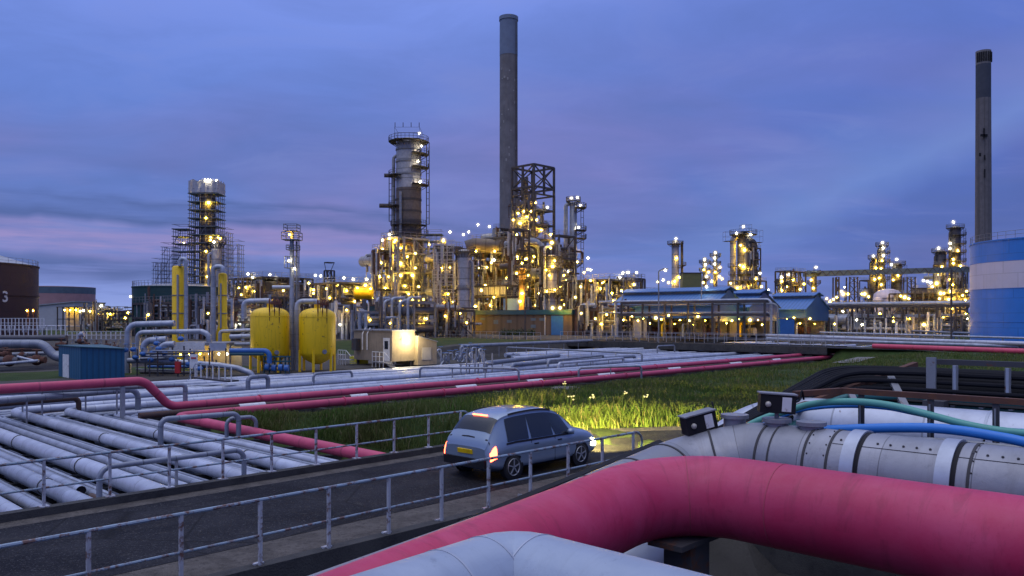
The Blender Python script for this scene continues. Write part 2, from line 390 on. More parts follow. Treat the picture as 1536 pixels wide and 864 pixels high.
sky=k.mix(k.math('MULTIPLY',k.ramp(c2,[(.26,1),(.44,0)]),k.ramp(zc,[(.0,.4),(.1,.3),(.3,.2)])), sky, lin((142,152,220)))
c3=k.noise(k.mapv(lay,(.8,1.1,1)),1.9,6,.6,.5); sky=k.mix(k.math('MULTIPLY',k.ramp(c3,[(.45,0),(.68,1)]),.30),sky,lin((82,104,166))); sky=k.mix(k.math('MULTIPLY',k.ramp(c3,[(.28,1),(.46,0)]),.22),sky,lin((134,146,208)))
# long low cloud bands at the left
wob=k.noise(k.mapv(tc,(3,3,1)),1.6,4,.55)
zz=k.math('ADD',zc,k.math('MULTIPLY_ADD',wob,.05,-.025)); zz=k.math('ADD',zz,k.math('MULTIPLY',x,.035))
edge=k.noise(k.mapv(tc,(5,5,70)),1.4,5,.6)
b1=k.ramp(zz,[(.086,0),(.094,1),(.104,.35),(.108,.35),(.112,1),(.122,0)]); b2=k.ramp(zz,[(.018,0),(.034,1),(.045,.8),(.054,0)])
bands=k.math('MULTIPLY',k.math('ADD',b1,b2,clamp=True),k.math('MULTIPLY',k.ramp(edge,[(.30,.25),(.55,1)]),k.ramp(side,[(.0,1),(.45,.75),(.62,.15)])))
pk=k.math('MULTIPLY',k.ramp(zz,[(.045,0),(.062,1),(.080,.7),(.095,0)]),k.ramp(side,[(.0,1),(.35,.5),(.5,0)]))
sky=k.mix(k.math('MULTIPLY',k.math('MULTIPLY',pk,k.ramp(edge,[(.35,.2),(.6,1)])),.6), sky, lin((172,146,196)))
sky=k.mix(k.math('MULTIPLY',bands,.85), sky, lin((72,92,152)))
# slanting pale streak and darker patch low on the right
xr=k.math('DIVIDE',x,k.math('MAXIMUM',sp.outputs[1],.05)); zr=k.math('DIVIDE',z,k.math('MAXIMUM',sp.outputs[1],.05))
ww=k.math('SUBTRACT',zr,k.math('MULTIPLY_ADD',xr,.44,-.016)); ww=k.math('ADD',ww,k.math('MULTIPLY_ADD',wob,.10,-.05))
st1=k.math('MULTIPLY',k.ramp(k.math('ADD',ww,.5,clamp=True),[(.44,0),(.49,1),(.52,.6),(.60,0)]),k.ramp(xr,[(.15,0),(.34,1)]))
sky=k.mix(k.math('MULTIPLY',st1,.42), sky, lin((124,152,216)))
st2=k.math('MULTIPLY',k.ramp(k.math('ADD',ww,.5,clamp=True),[(.22,0),(.36,1),(.46,0)]),k.ramp(xr,[(.30,0),(.5,1)]))
sky=k.mix(k.math('MULTIPLY',st2,.45), sky, lin((70,84,150)))
sky=k.mix(k.ramp(z,[(0,1),(.004,0)]), sky, lin((110,124,176)))
nish=k.n('TexSky',sky_type='NISHITA'); nish.sun_disc=False; nish.sun_elevation=SUN_EL; nish.sun_rotation=SUN_ROT
bg1=k.n('Background'); k.l(sky,bg1.inputs[0]); bg1.inputs[1].default_value=1.0
bg2=k.n('Background'); k.l(nish.outputs[0],bg2.inputs[0]); bg2.inputs[1].default_value=.006
ad=k.n('AddShader'); k.l(bg1.outputs[0],ad.inputs[0]); k.l(bg2.outputs[0],ad.inputs[1])
wo=k.n('OutputWorld'); k.l(ad.outputs[0],wo.inputs[0])
sun=bpy.data.lights.new('sun','SUN'); sun.energy=.28; sun.angle=radians(25); sun.color=(1,.93,.92)
so=bpy.data.objects.new('sun',sun); COL.objects.link(so)
sd=V((sin(SUN_ROT)*cos(SUN_EL),cos(SUN_ROT)*cos(SUN_EL),sin(SUN_EL)))
so.rotation_euler=sd.to_track_quat('Z','Y').to_euler(); so.location=sd*60

# ------------------------------------------------------------------ ground: one sheet to the horizon
def sst(x,e0,e1):
    t=np.clip((x-e0)/(e1-e0),0,1); return t*t*(3-2*t)
def HGT(a,b):
    back=62.5+19*sst(a,60,64)
    h=np.zeros_like(a)
    yard=sst(b,62,63)*(1-sst(b,92,104))*(1-sst(a,62,80))*sst(a,-60,-40)
    h=h-1.0*yard
    t1=sst(b,39.5,41)*(1-sst(b,back,back+1.5))*(1-sst(a,140,143))
    t2=(1-sst(a,18.6,20.0))*sst(a,-60,-58)*(1-sst(b,40.5,42))
    tr=np.maximum(t1,t2)
    slope=-1.55*sst(b,25,40)*sst(a,18,21)*(1-sst(a,98,100))*(1-sst(b,41,44))
    near=(1-sst(b,9.0,11.3))*(1-sst(a,19,21))
    h=np.minimum(h,slope); h=h*(1-tr)-2.0*tr
    h=np.minimum(h,-2.4*near)
    return h
def H1(a,b): return float(HGT(np.array([float(a)]),np.array([float(b)]))[0])
def axis(lo,hi,step,far):
    c=list(np.arange(lo,hi+.01,step)); s=step; p=hi; r=[]
    while p<far: s*=1.35; p+=s; r.append(p)
    s=step; p=lo; l=[]
    while p>-far: s*=1.35; p-=s; l.append(p)
    return np.array(l[::-1]+c+r)
ga=axis(-24,112,1.0,5200); gb=axis(-14,106,1.0,5200)
A,B=np.meshgrid(ga,gb,indexing='ij'); Z=HGT(A,B)
rng=np.random.RandomState(4)
grass=((A>18.8)&(B<40.6)&(A<220)&~((A<34)&(B<11.6)))|((A<40)&(A>-60)&(B>70)&(B<81))|((B>195)&(A<170))|(A>200)|(A<-70)|((A>106)&(B<44))|((A>60)&(A<99)&(B>85)&(B<110))
track=(Z<-1.75)
Z=Z+rng.normal(0,.03,Z.shape)*(np.abs(A)<130)*grass
vs=np.stack([A*UX-B*UY, A*UY+B*UX, Z],-1).reshape(-1,3)
na,nb=len(ga),len(gb); idx=np.arange(na*nb).reshape(na,nb)
fs=np.stack([idx[:-1,:-1],idx[1:,:-1],idx[1:,1:],idx[:-1,1:]],-1).reshape(-1,4)
me=bpy.data.meshes.new('ground'); me.from_pydata(vs.tolist(),[],fs.tolist())
at=me.attributes.new('grass','FLOAT','POINT'); at.data.foreach_set('value',grass.astype(float).reshape(-1))
at=me.attributes.new('track','FLOAT','POINT'); at.data.foreach_set('value',track.astype(float).reshape(-1))
k=N('ground_mix'); g=k.n('NewGeometry').outputs['Position']
at1=k.n('Attribute',attribute_name='grass').outputs['Fac']; at2=k.n('Attribute',attribute_name='track').outputs['Fac']
n1=k.noise(g,.09,7,.65); n2=k.noise(g,1.3,6,.7); n3=k.noise(g,14,4,.7)
gr=k.mix(k.ramp(n1,[(.35,0),(.65,1)]),(.030,.064,.012),(.062,.092,.020)); gr=k.mix(k.ramp(n2,[(.4,0),(.75,.75)]),gr,(.028,.030,.010))
gr=k.mix(k.math('MULTIPLY',n3,.7),gr,(.010,.020,.005))
gv=k.mix(k.ramp(n2,[(.35,0),(.7,1)]),(.075,.070,.066),(.14,.13,.12)); gv=k.mix(n3,gv,(.035,.034,.034))
tk=k.mix(n2,(.030,.029,.030),(.060,.056,.05))
c=k.mix(at2,gv,tk); c=k.mix(k.math('GREATER_THAN',k.math('ADD',at1,k.math('MULTIPLY_ADD',n2,.6,-.3)),.5),c,gr)
k.surf(c,.95,0,k.math('ADD',n2,n3),.6,.06,.2)
me.materials.append(k.m); o=bpy.data.objects.new('ground',me); COL.objects.link(o); struct(o)

# hills / woods far away along the horizon
m_hill=M_paint('far_woods',(.035,.05,.075),.95,0,.02,.4)
mb=MB(); R0=2600; pr=None
for i in range(0,181):
    q=radians(i); h=6+10*abs(sin(i*.31))+7*abs(sin(i*.83+1))+random.uniform(0,4)
    p=(R0*cos(q),R0*sin(q)); 
    if pr: mb.quad([(pr[0],pr[1],-2),(p[0],p[1],-2),(p[0],p[1],h),(pr[0],pr[1],pr[2])])
    pr=(p[0],p[1],h)
o=mb.build('hills',m_hill); struct(o)

# ------------------------------------------------------------------ road, verges, bridge
mb=MB(); z=.012
NEAR,FAR=11.62,17.95
poly=[]
mb.quad([AB(-60,12.95,z),AB(18.5,12.95,z),AB(18.5,17.3,z),AB(-60,17.3,z)])
arcs=[(cos(pi/2-t*pi/12),sin(pi/2-t*pi/12)) for t in range(7)]
C0=(18.5,8.4)
for i in range(6):
    (c0,s0),(c1,s1)=arcs[i],arcs[i+1]
    mb.quad([AB(C0[0]+4.55*c0,C0[1]+4.55*s0,z),AB(C0[0]+4.55*c1,C0[1]+4.55*s1,z),AB(C0[0]+8.9*c1,C0[1]+8.9*s1,z),AB(C0[0]+8.9*c0,C0[1]+8.9*s0,z)])
mb.quad([AB(23.05,8.4,z),AB(27.4,8.4,z),AB(27.4,-60,z),AB(23.05,-60,z)])
struct(mb.build('road',m_asph))
mb=MB(); z=.006
mb.quad([AB(-60,11.75,z),AB(20,11.75,z),AB(20,12.97,z),AB(-60,12.97,z)])
mb.quad([AB(-60,17.28,z),AB(18.5,17.28,z),AB(18.5,17.8,z),AB(-60,17.8,z)])
for i in range(6):
    (c0,s0),(c1,s1)=arcs[i],arcs[i+1]
    for r0,r1 in ((8.88,9.9),(2.4,4.57)):
        mb.quad([AB(C0[0]+r0*c0,C0[1]+r0*s0,z),AB(C0[0]+r0*c1,C0[1]+r0*s1,z),AB(C0[0]+r1*c1,C0[1]+r1*s1,z),AB(C0[0]+r1*c0,C0[1]+r1*s0,z)])
struct(mb.build('verge',m_gravel))
br=thing('road_bridge',AB(-20,NEAR,-2.4),'concrete road bridge carrying the asphalt road over the pipe bed','bridge')
MB().abox(-60,19.4,NEAR,FAR,-.62,-.004).build('deck_slab',m_concd,br)
MB().abox(-60,17.4,NEAR-.12,NEAR+.13,-.95,.075).build('kerb',m_concd,br)
MB().abox(-60,18.6,FAR-.13,FAR+.12,-.95,.16).build('kerb',m_concd,br)
for a in (-34,-21,-8.5,4.5,18.9): MB().abox(a-.25,a+.25,NEAR+.2,FAR-.2,-2.6,-.62).build('pier',m_conc,br)
MB().abox(19.0,19.4,NEAR-9,NEAR-.125,-2.6,-.02).build('wing_wall',m_concd,br)

def guard_rail(label,b,n0,n1,top,side,mat_t,group):
    r=thing('guard_rail',AB(1.26*(n0+3.0),b,0),label,'railing',group)
    s=1.2605; a_of=lambda n: 3.83+s*n
    post=None
    for n in range(n0,n1+1):
        a=a_of(n); mb=MB(); 
        mb.beam(AB(a,b,-.34 if side<0 else .0),AB(a,b,top),.052,.052)
        if side<0:
            mb.abox(a-.085,a+.085,b+.03,b+.11,-.34,.10)
        else: mb.abox(a-.09,a+.09,b-.09,b+.09,.162,.18)
        mb.build('post',m_rail,r)
    a0,a1=a_of(n0)-1,a_of(n1)
    R=.28
    pts=[AB(a0,b,top)]+[AB(a1+.1,b,top)]
    for t in range(1,9):
        q=pi/2-t*pi/8; pts.append(AB(a1+.1+R*cos(q),b,top-R+R*sin(q)))
    MB().tube(pts,.030,8).build('top_rail',mat_t,r)
    MB().tube([AB(a0,b,top-.56),AB(a1+.1,b,top-.56)],.022,8).build('mid_rail',mat_t,r)
    return r
guard_rail('rusty blue-grey handrail on the near edge of the road bridge',NEAR-.02,-5,10,1.1,-1,m_railt,'bridge handrails')
guard_rail('rusty handrail on the far edge of the road bridge, beside the silver pipe bed',FAR,-6,10,1.1,1,m_railt,'bridge handrails')
# small tilted plate fixed at the kerb
mb=MB(); p=G(781,740,.05); mb.box(p+V((0,-.1,-.12)),(.16,.05,.24),.5,.2); tag(mb.build('marker_plate',m_galv),'small grey marker plate leaning on the near bridge kerb','plate')

# ------------------------------------------------------------------ foreground pipes
def rings(mb_pts, R, us, wdt, mat, name, parent, fil, k, dr=.012, n=48):
    """bands round a pipe at distances us along its filleted path"""
    P=MB().path(mb_pts,fil,k); acc=[0]
    for i in range(1,len(P)): acc.append(acc[-1]+(P[i]-P[i-1]).length)
    out=[]
    for u in us:
        seg=[]
        for t in (u-wdt/2,u,u+wdt/2):
            j=max(i for i in range(len(acc)) if acc[i]<=max(t,0)); j=min(j,len(P)-2)
            f=(t-acc[j])/(acc[j+1]-acc[j]); seg.append(P[j].lerp(P[j+1],f))
        mb=MB(); mb.tube([seg[0],seg[1],seg[2]],R+dr,n,cap=True); out.append(mb.build(name,mat,parent))
    return out
# pink pipe
PK=[AB(-8,5.3,.50),AB(3.0,5.3,1.50),AB(8.22,5.3,1.955),AB(8.22,-9,1.955)]
pp=MB().tube(PK,.45,64,fil=1.0,k=14,step=.6).build('pink_pipe',m_pink)
tag(pp,'huge pink pipe sweeping round a bend closest to the camera','pipe')
rings(PK,.45,[16.2,17.3],.012,M_paint('weld_seam',(.42,.05,.10),.6,0,3),'weld_seam',pp,1.0,14,.004,64)
st=thing('pipe_support',AB(8.22,2.1,-2.4),'grey steel stool under the straight of the huge pink pipe','support')
MB().abox(8.06,8.38,1.9,2.15,-2.4,1.43).build('upright',m_galv,st); MB().abox(7.7,8.7,1.86,2.2,1.44,1.52).build('saddle',m_galv,st)
st=thing('pipe_support',AB(7.9,5.0,-2.4),'dark steel stool under the bend of the huge pink pipe','support')
MB().abox(7.75,8.15,4.7,5.05,-2.4,1.43).build('upright',m_dark,st); MB().abox(7.5,8.5,4.66,5.1,1.44,1.5).build('saddle',m_dark,st)
# front duct
FR=[AB(-6,4.02,1.78),AB(4.2,4.02,2.05),AB(4.2,-9,2.05)]
fp=MB().tube(FR,.40,64,fil=.22,k=4,step=.6).build('front_duct',m_duct2)
tag(fp,'blue-grey clad duct with pale joint lines, lower than the pink pipe','duct')
rings(FR,.40,[9.55,9.95,10.35],.014,m_strap,'joint_band',fp,.22,4,.004,64)
# big silver duct behind
SD=[AB(-8,6.4,-.72),AB(4,6.3,1.13),AB(7.2,6.15,1.44),AB(9.7,5.98,1.82),AB(10.2,5.2,2.05),AB(10.2,-9,2.05)]
sdct=MB().tube(SD,.50,64,fil=.7,k=10,step=.6).build('insulated_duct',m_duct)
tag(sdct,'large silver insulated duct with straps and rivets bending behind the pink pipe','duct')
P=MB().path(SD,.7,10); tot=sum((P[i]-P[i-1]).length for i in range(1,len(P)))
def ub(b): return tot-(b+9)      # distance along the duct of cross position b on its straight run
for o in rings(SD,.50,[15.2,16.0,16.8,17.5,18.3,ub(4.95),ub(b_on_a(1212,9.9)),ub(b_on_a(1247,9.9)),ub(b_on_a(1458,9.9)),ub(.9)],.03,m_groove,'seam',sdct,.7,10,.010,64): pass
for o in rings(SD,.50,[ub(b_on_a(1160,9.9))],.02,m_groove,'seam',sdct,.7,10,.010,64): pass
for o in rings(SD,.50,[ub(b_on_a(1278,9.9)),ub(b_on_a(1420,9.9))],.16,m_strap,'strap',sdct,.7,10,.030,64): pass
rings(SD,.50,[ub(b_on_a(1278,9.9))+.105,ub(b_on_a(1420,9.9))+.105],.05,m_blackp,'strap_gap',sdct,.7,10,.008,64)
for i in range(26):               # rivets along the lap joint
    b=b_on_a(1258,9.9)-.02-.145*i; q=radians(57)
    c=AB(10.2-.502*cos(q),b,2.05+.502*sin(q))
    if min(abs(b-b_on_a(1278,9.9)),abs(b-b_on_a(1420,9.9)),abs(b-b_on_a(1285,9.9)),abs(b-b_on_a(1430,9.9)))<.10: continue
    MB().sphere(c,.016,8,5).build('rivet',m_groove,sdct)
for bb in (b_on_a(1217,9.9),b_on_a(1242,9.9),b_on_a(1462,9.9)):
    for i in range(7):
        q=radians(28+i*17); MB().sphere(AB(10.2-.503*cos(q),bb,2.05+.503*sin(q)),.011,6,4).build('rivet',m_groove,sdct)
mb=MB(); q=radians(49)
for b0,b1 in ((b_on_a(1250,9.9),b_on_a(1272,9.9)),(b_on_a(1287,9.9),b_on_a(1412,9.9)),(b_on_a(1430,9.9),-.6)):
    mb.beam(AB(10.2-.501*cos(q),b0,2.05+.501*sin(q)),AB(10.2-.501*cos(q),b1,2.05+.501*sin(q)),.010,.006)
mb.build('lap_joint',m_groove,sdct)
def stub(a,b,zt,r):
    mb=MB(); c=AB(a,b,zt); mb.lathe([(r*.8,-.12),(r*.8,.05),(r,.05),(r,.10),(r*.55,.10),(.001,.10)],c,20); mb.build('nozzle',m_duct,sdct)
for px,a,bb in ((1032,9.85,None),(1102,10.2,None),(1165,10.2,None),(1217,10.2,None)):
    stub(a,b_on_a(px,a)if px!=1032 else 5.85,2.53 if px!=1032 else 2.22,.19)
def control_box(c, rz, tilt, label):
    t=thing('control_box',c,label,'control box','black boxes on the silver duct')
    mb=MB(); mb.box(V(c)+V((0,0,.20)),(.46,.20,.25),rz,tilt); bo=mb.build('case',m_blackp,t)
    R=lambda dx,dy,dz:(V(c)+V((0,0,.20))+V(((dx*cos(tilt)+dz*sin(tilt))*cos(rz)-dy*sin(rz),(dx*cos(tilt)+dz*sin(tilt))*sin(rz)+dy*cos(rz),-dx*sin(tilt)+dz*cos(tilt))))
    mb=MB(); mb.box(R(.11,-.106,.0),(.12,.008,.19),rz,tilt); mb.build('label_plate',m_white,bo)
    mb=MB(); mb.sphere(R(-.13,-.11,-.01),.04,12,8); mb.build('knob',m_warmw,bo)
    mb=MB(); mb.box(R(0,.0,.132),(.49,.23,.018),rz,tilt); mb.build('lid',m_steel,bo)
    mb=MB(); mb.tube([V(c)+V((0,0,-.03)),V(c)+V((0,0,.12))],.03,10); mb.build('stem',m_steel,t)
    mb=MB(); mb.tube([R(.2,.02,.0),R(.32,.1,.05),R(.36,.2,.22),R(.42,.3,.05)],.012,6,.06); mb.build('cable',m_cblack,t)
c=AB(9.85,5.85,2.32); control_box(c,.25,-.22,'black control box with white label plate, tilted, on the bend of the silver duct')
b=b_on_a(1165,10.2); control_box(AB(10.2,b,2.63),-.12,.06,'black control box with white label plate, level, on top of the silver duct')

# second insulated pipe, cable trays and cables
S2=[AB(-4,7.6,-1.3),AB(8.5,7.6,-.9),AB(11.5,7.3,.6),AB(13.6,7.0,2.12),AB(13.6,-12,2.12)]
o=MB().tube(S2,.46,48,fil=1.1,k=14,step=.8).build('insulated_pipe',m_bright); tag(o,'pale lavender insulated pipe under the cable trays behind the silver duct','pipe')
rings(S2,.46,[22,24.5,27,29.5],.04,m_strap,'joint_band',o,1.1,14,.006,48)
o=MB().tube([AB(10.95,b_on_a(1120,10.95),2.28),AB(11.0,3.0,2.42),AB(11.0,-9,2.42)],.05,12,fil=.5).build('conduit',m_galv); tag(o,'thin grey conduit lying just behind the top of the silver duct','conduit')
# rusty rail with hangers over the duct
rr=thing('cable_rail',AB(11.35,0,2.0),'rusty brown angle rail carrying the green and blue cables over the duct','rail')
RZ=2.93
MB().beam(AB(11.35,b_on_a(1262,11.35),RZ+.02),AB(11.35,-9,RZ+.02),.09,.075).build('rail_bar',m_rust,rr)
MB().beam(AB(11.35,b_on_a(1262,11.35),RZ+.02),AB(10.6,b_on_a(1192,10.6),2.93),.09,.075).build('rail_bar',m_rust,rr)
MB().beam(AB(10.3,6.75,2.0),AB(8.6,6.95,1.80),.06,.05).build('rail_bar',m_dark,rr)
for px in (1292,1396,1494):
    b=b_on_a(px,11.35); mb=MB(); mb.beam(AB(11.35,b,1.9),AB(11.35,b,RZ-.02),.07,.05)
    mb.build('hanger',m_dark,rr)
    mb=MB(); mb.abox(11.30-.004,11.315,b-.010,b+.010,2.05,2.85); mb.build('slot_strip',m_steel,rr)
def cable(label,pix,a,r,mat,n=12,lead=None):
    pts=[]
    for px,py in pix:
        b=b_on_a(px,a); p=AB(a,b); p.z=zat(py,p.y); pts.append(p)
    if lead: pts=[V(q) for q in lead]+pts
    # smooth with Catmull-Rom
    out=[]
    for i in range(len(pts)-1):
        p0=pts[max(i-1,0)];p1=pts[i];p2=pts[i+1];p3=pts[min(i+2,len(pts)-1)]
        for t in range(8):
            t/=8; out.append(.5*((2*p1)+(p2-p0)*t+(2*p0-5*p1+4*p2-p3)*t*t+(3*p1-p0-3*p2+p3)*t**3))
    out.append(pts[-1])
    o=MB().tube(out,r,n).build('cable',mat); return tag(o,label,'cable')
cable('mint green cable drooping across in front of the rusty rail',[(1192,613),(1226,605),(1262,602.5),(1300,603.5),(1345,610),(1400,624),(1450,637),(1500,646),(1560,652),(1640,660)],11.15,.048,m_cgreen,16,lead=[AB(10.4,6.6,1.5),AB(10.9,5.7,2.35)])
cable('bright blue cable curving over the top of the silver duct',[(1218,646),(1260,644),(1330,642),(1390,642),(1440,646),(1490,654),(1540,664),(1640,690)],10.88,.062,m_cblue,16)
cable('slim blue cable with white stripes under the mint green one',[(1188,619),(1230,611),(1280,609),(1330,612),(1372,620),(1440,634),(1500,644),(1560,648),(1640,655)],11.5,.03,m_cblue,12,lead=[AB(10.6,6.6,1.5),AB(11.1,5.7,2.3)])
o=MB(); 
pth=[W(1495,635,10.2),W(1480,650,10.1),W(1472,672,9.95),W(1462,690,9.85),W(1455,730,9.8)]
o.tube(pth,.012,6,.15); tag(o.build('wire',m_cblack),'thin black wire hanging from the cable rail over the silver duct','wire')
# cable rack: dark bundle sweeping round a corner on posts
def curve_path(a,b0,z,R,dz=0.0): # along -v then bends to -u and sinks
    o=(a-15.4)*.12+(z-2.8)*.25
    return [AB(-9,7.15+o,-.75),AB(3.5,7.1+o,.88+dz*.5),AB(10.2,6.9+o,1.66+dz*.5),AB(12.4,6.35+o*1.5,z-.72),AB(a-.5,b0-.25,z),AB(a,b0-1.2,z),AB(a,-12,z)]
rk=thing('cable_rack',AB(15.6,3,0),'steel rack of posts and angle rails holding the black cable bundle','cable rack')
for px,y0,wd,mt in ((1397,536,.15,m_steel),(1433,548,.08,m_steel),(1512,552,.08,m_steel)):
    a=15.0 ; b=b_on_a(px,a); p=AB(a,b); zt=zat(y0,p.y)
    mb=MB(); mb.abox(a-.03,a+.03,b-wd/2,b+wd/2,1.75 if wd<.1 else -2.3,zt); mb.build('post',mt,rk)
    if wd<.1: MB().abox(a-.05,a-.032,b-.02,b+.02,1.75,zt).build('post_flange',m_strap,rk)
b=b_on_a(1405,14.5); MB().abox(14.3,14.6,b-.16,b+.16,-2.3,2.6).build('plinth_post',m_dark,rk)
a=15.3; b=b_on_a(1390,a); MB().beam(AB(a,b,zat(542,AB(a,b).y)),AB(a,-12,zat(542,AB(a,b).y)),.11,.09).build('top_rail',m_dark,rk)
p=W(1373,547,15.6); q=W(1256,590,14.2); MB().beam(p,q,.11,.11).build('sloping_rail',m_rust,rk)
MB().beam(q,q+(q-p)*1.5,.11,.11).build('sloping_rail',m_rust,rk)
MB().beam(W(1336,566,14.4),W(1362,618,13.4),.12,.06).build('brace',m_steel,rk)
MB().beam(W(1276,590,14.0),W(1296,628,13.0),.10,.05).build('brace',m_steel,rk)
for (aa,zz) in ((14.6,2.55),(16.2,2.55)):
    mb=MB(); mb.tube(curve_path(aa,6.0+(aa-14.6)*.5,zz,2.4),.03,4,fil=.9,k=10); mb.build('tray_side',m_blackp,rk)
mb=MB()
for i in range(26):
    b=5.6-.42*i; mb.abox(14.62,16.2,b-.03,b+.03,2.50,2.53)
mb.build('tray_rungs',m_galv,rk)
MB().tube(curve_path(14.5,5.75,2.40,2.4),.018,4,fil=.9,k=10).build('tray_edge',m_strap,rk)
cn=0
for lay in range(4):
    for i in range(6):
        a=14.85+i*.24+lay*.10; zz=2.58+lay*.135
        o=MB().tube(curve_path(a,5.9+i*.16,zz,2.2,random.uniform(-.08,.08)),.036+.012*random.random(),8,fil=.9+i*.1,k=12).build('cable',m_cblack)
        tag(o,'black cable in the bundle sweeping round the cable rack','cable','black cables in the rack')
for i,mt in enumerate((m_cteal,m_cteal)):
    o=MB().tube(curve_path(14.72+i*.12,5.8,2.60-i*.12,2.2),.07,10,fil=.9,k=12).build('cable',mt); tag(o,['upper dark teal cable on the near side of the cable rack','lower dark teal cable on the near side of the cable rack'][i],'cable','teal cables in the rack')
# dark cable trough along the foot of the bridge
tr=MB().tube([AB(-10,7.0,-.75),AB(4,6.95,1.16),AB(7,6.93,1.60),AB(10.4,6.85,2.02)],.09,8,fil=.6).build('cable_trough',m_blackp); tag(tr,'black cable trough running down beside the silver duct towards the bridge','trough')
for i,(mt,dn) in enumerate(((m_cteal,'dark teal'),(m_cblack,'black'))):
    o=MB().tube([AB(-10,7.3+i*.14,-.8),AB(1.0,7.25+i*.12,.62),AB(4.5,7.15+i*.1,1.10),AB(9.5,7.05,1.85)],.05,8,fil=.8).build('cable',mt); tag(o,f'{dn} cable lying on the trough between silver duct and bridge','cable')
# ------------------------------------------------------------------ lamps
_lm={}
def lamp(p, parent, warm=True, r=None, name='lamp', glow=2.75):
    p=V(p); r=r or 2.0*p.y/F; key=warm
    if key not in _lm:
        o=MB().sphere((0,0,0),1,10,6).build(name, m_lampw if warm else m_lampc, origin=(0,0,0))
        g=MB().sphere((0,0,0),1,16,10).build('lamp_bloom', m_bloomw if warm else m_bloomc, origin=(0,0,0)); _lm[key]=(o,g); new=True  # glow ball added round each bulb to stand in for bloom
    else:
        o0,g0=_lm[key]; o=o0.copy(); o.name=name; COL.objects.link(o); g=g0.copy(); g.name='lamp_bloom'; COL.objects.link(g)
    rc=r*.55
    o.parent=None; put(o,p,parent); o.scale=(rc,rc,rc)
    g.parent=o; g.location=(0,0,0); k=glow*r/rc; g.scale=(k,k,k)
    return o
def plamps(parent, d, warm=(), white=(), big=(), jit=0):
    for L,wm,f in ((warm,1,1.9),(white,0,1.9),(big,1,3.0)):
        for px,py in L:
            dd=d(px,py) if callable(d) else d
            lamp(W(px,py,dd),parent,bool(wm),f*dd/F)

# ------------------------------------------------------------------ pipe bed (L-shaped runs) and pipe track
LZ=-1.2
runs=[(16.9,.11,45.2),(16.35,.15,46.0),(15.6,.11,46.8),(14.55,.235,47.8),(13.55,.12,48.7),(12.5,.235,49.7),(11.6,.12,50.6),(11.0,.16,51.3),(10.4,.11,52.0),(9.6,.29,53.1),(8.75,.13,54.1),(7.75,.24,55.2),(6.95,.16,56.2),(6.1,.22,57.2),(5.2,.12,58.1),(4.3,.25,59.2),(3.3,.2,60.4),(2.3,.2,61.4),(1.2,.22,62.0)]
mats=[m_silver,m_bright,m_silver2,m_bright,m_silver,m_bright,m_silver2,m_silver,m_bright,m_bright,m_silver2,m_silver,m_silver,m_bright,m_silver2,m_bright,m_silver,m_silver,m_bright]
for i,(a,r,b) in enumerate(runs):
    zz=-1.55+r+(.12 if r>.2 else 0)
    mb=MB(); mb.tube([AB(a,12.4,zz),AB(a,b,zz),AB(141,b,zz)],r,14 if r>.15 else 10,fil=.9,k=8)
    o=mb.build('pipe',mats[i])
    sz='thick' if r>.2 else ('medium' if r>.14 else 'thin')
    tag(o,f'{sz} silver clad pipe, {ORD[i]} of the pipe bed counted from the pink pipe leftwards','pipe','silver pipes of the pipe bed')
    if r>.2:
        for bb in (14+random.random()*3,21+random.random()*3,27+random.random()*3,34+random.random()*3):
            MB().tube([AB(a,bb,zz),AB(a,bb+.05,zz)],r+.02,14).build('clamp',m_groove,o)
# track pipes that run straight on to the left as well
for i,(b,r,a0,mt) in enumerate(((64.0,.2,66,m_silver),(65.2,.3,68,m_bright),(66.6,.22,70,m_silver),(68,.35,72,m_bright),(69.4,.2,72,m_silver2),(70.8,.3,74,m_silver),(72.2,.3,74,m_bright),(74,.25,76,m_silver))):
    o=MB().tube([AB(a0,b,-1.35+r),AB(141,b,-1.35+r)],r,10).build('pipe',mt); tag(o,f'far silver pipe, {ORD[i]} of the short runs between the office and the far bridge','pipe','far silver pipes')
fr=random.Random(3)
for i,(a,r,b) in enumerate(runs[:-1]):
    a2=runs[i+1][0]; gap=(a-r)-(a2+runs[i+1][1])
    n=max(1,int(gap/.25))
    for j in range(n):
        aa=a-r-gap*(j+1)/(n+1); bb=b+(runs[i+1][2]-b)*(j+1)/(n+1); rr=min(.11,gap/(n+1)*.42)
        o=MB().tube([AB(aa,12.4,-1.55+rr),AB(aa,bb,-1.55+rr),AB(141,bb,-1.55+rr)],rr,8,fil=.7,k=5).build('pipe',fr.choice((m_silver,m_silver2,m_silver,m_darkp,m_silver2,m_brown)))
        tag(o,'slim pipe squeezed low between the thicker silver pipes of the pipe bed','pipe','slim pipes of the pipe bed')
for i in range(34):
    aa=17.2-.5*i; rr=fr.uniform(.07,.12); bb=44.9+.52*i
    o=MB().tube([AB(aa,12.4,-1.86+rr),AB(aa,bb,-1.86+rr),AB(141,bb,-1.86+rr)],rr,7,fil=.6,k=4).build('pipe',fr.choice((m_silver,m_silver2,m_silver2,m_darkp,m_bright)))
    tag(o,'low thin pipe lying on the floor under the other pipes of the pipe bed','pipe','floor-level pipes of the pipe bed')
# sleepers
s0=None
for i in range(13):
    bb=13+i*2.9
    if s0 is None:
        s0=MB().abox(-1,18.6,bb-.15,bb+.15,-2.02,-1.57).build('pipe_sleeper',m_concd); o=s0
    else: o=inst(s0,'pipe_sleeper',V(s0.location)+AB(0,i*2.9))
    tag(o,'dark concrete sleeper under the silver pipes of the pipe bed','sleeper','sleepers under the pipe bed')
s1=None
for i in range(16):
    aa=22+i*5.0
    if s1 is None: s1=MB().abox(aa-.15,aa+.15,40.8,62.4,-2.02,-1.57).build('pipe_sleeper',m_concd); o=s1
    else: o=inst(s1,'pipe_sleeper',V(s1.location)+AB(i*5.0,0))
    tag(o,'dark concrete sleeper under the long pipe track','sleeper','sleepers under the pipe track')
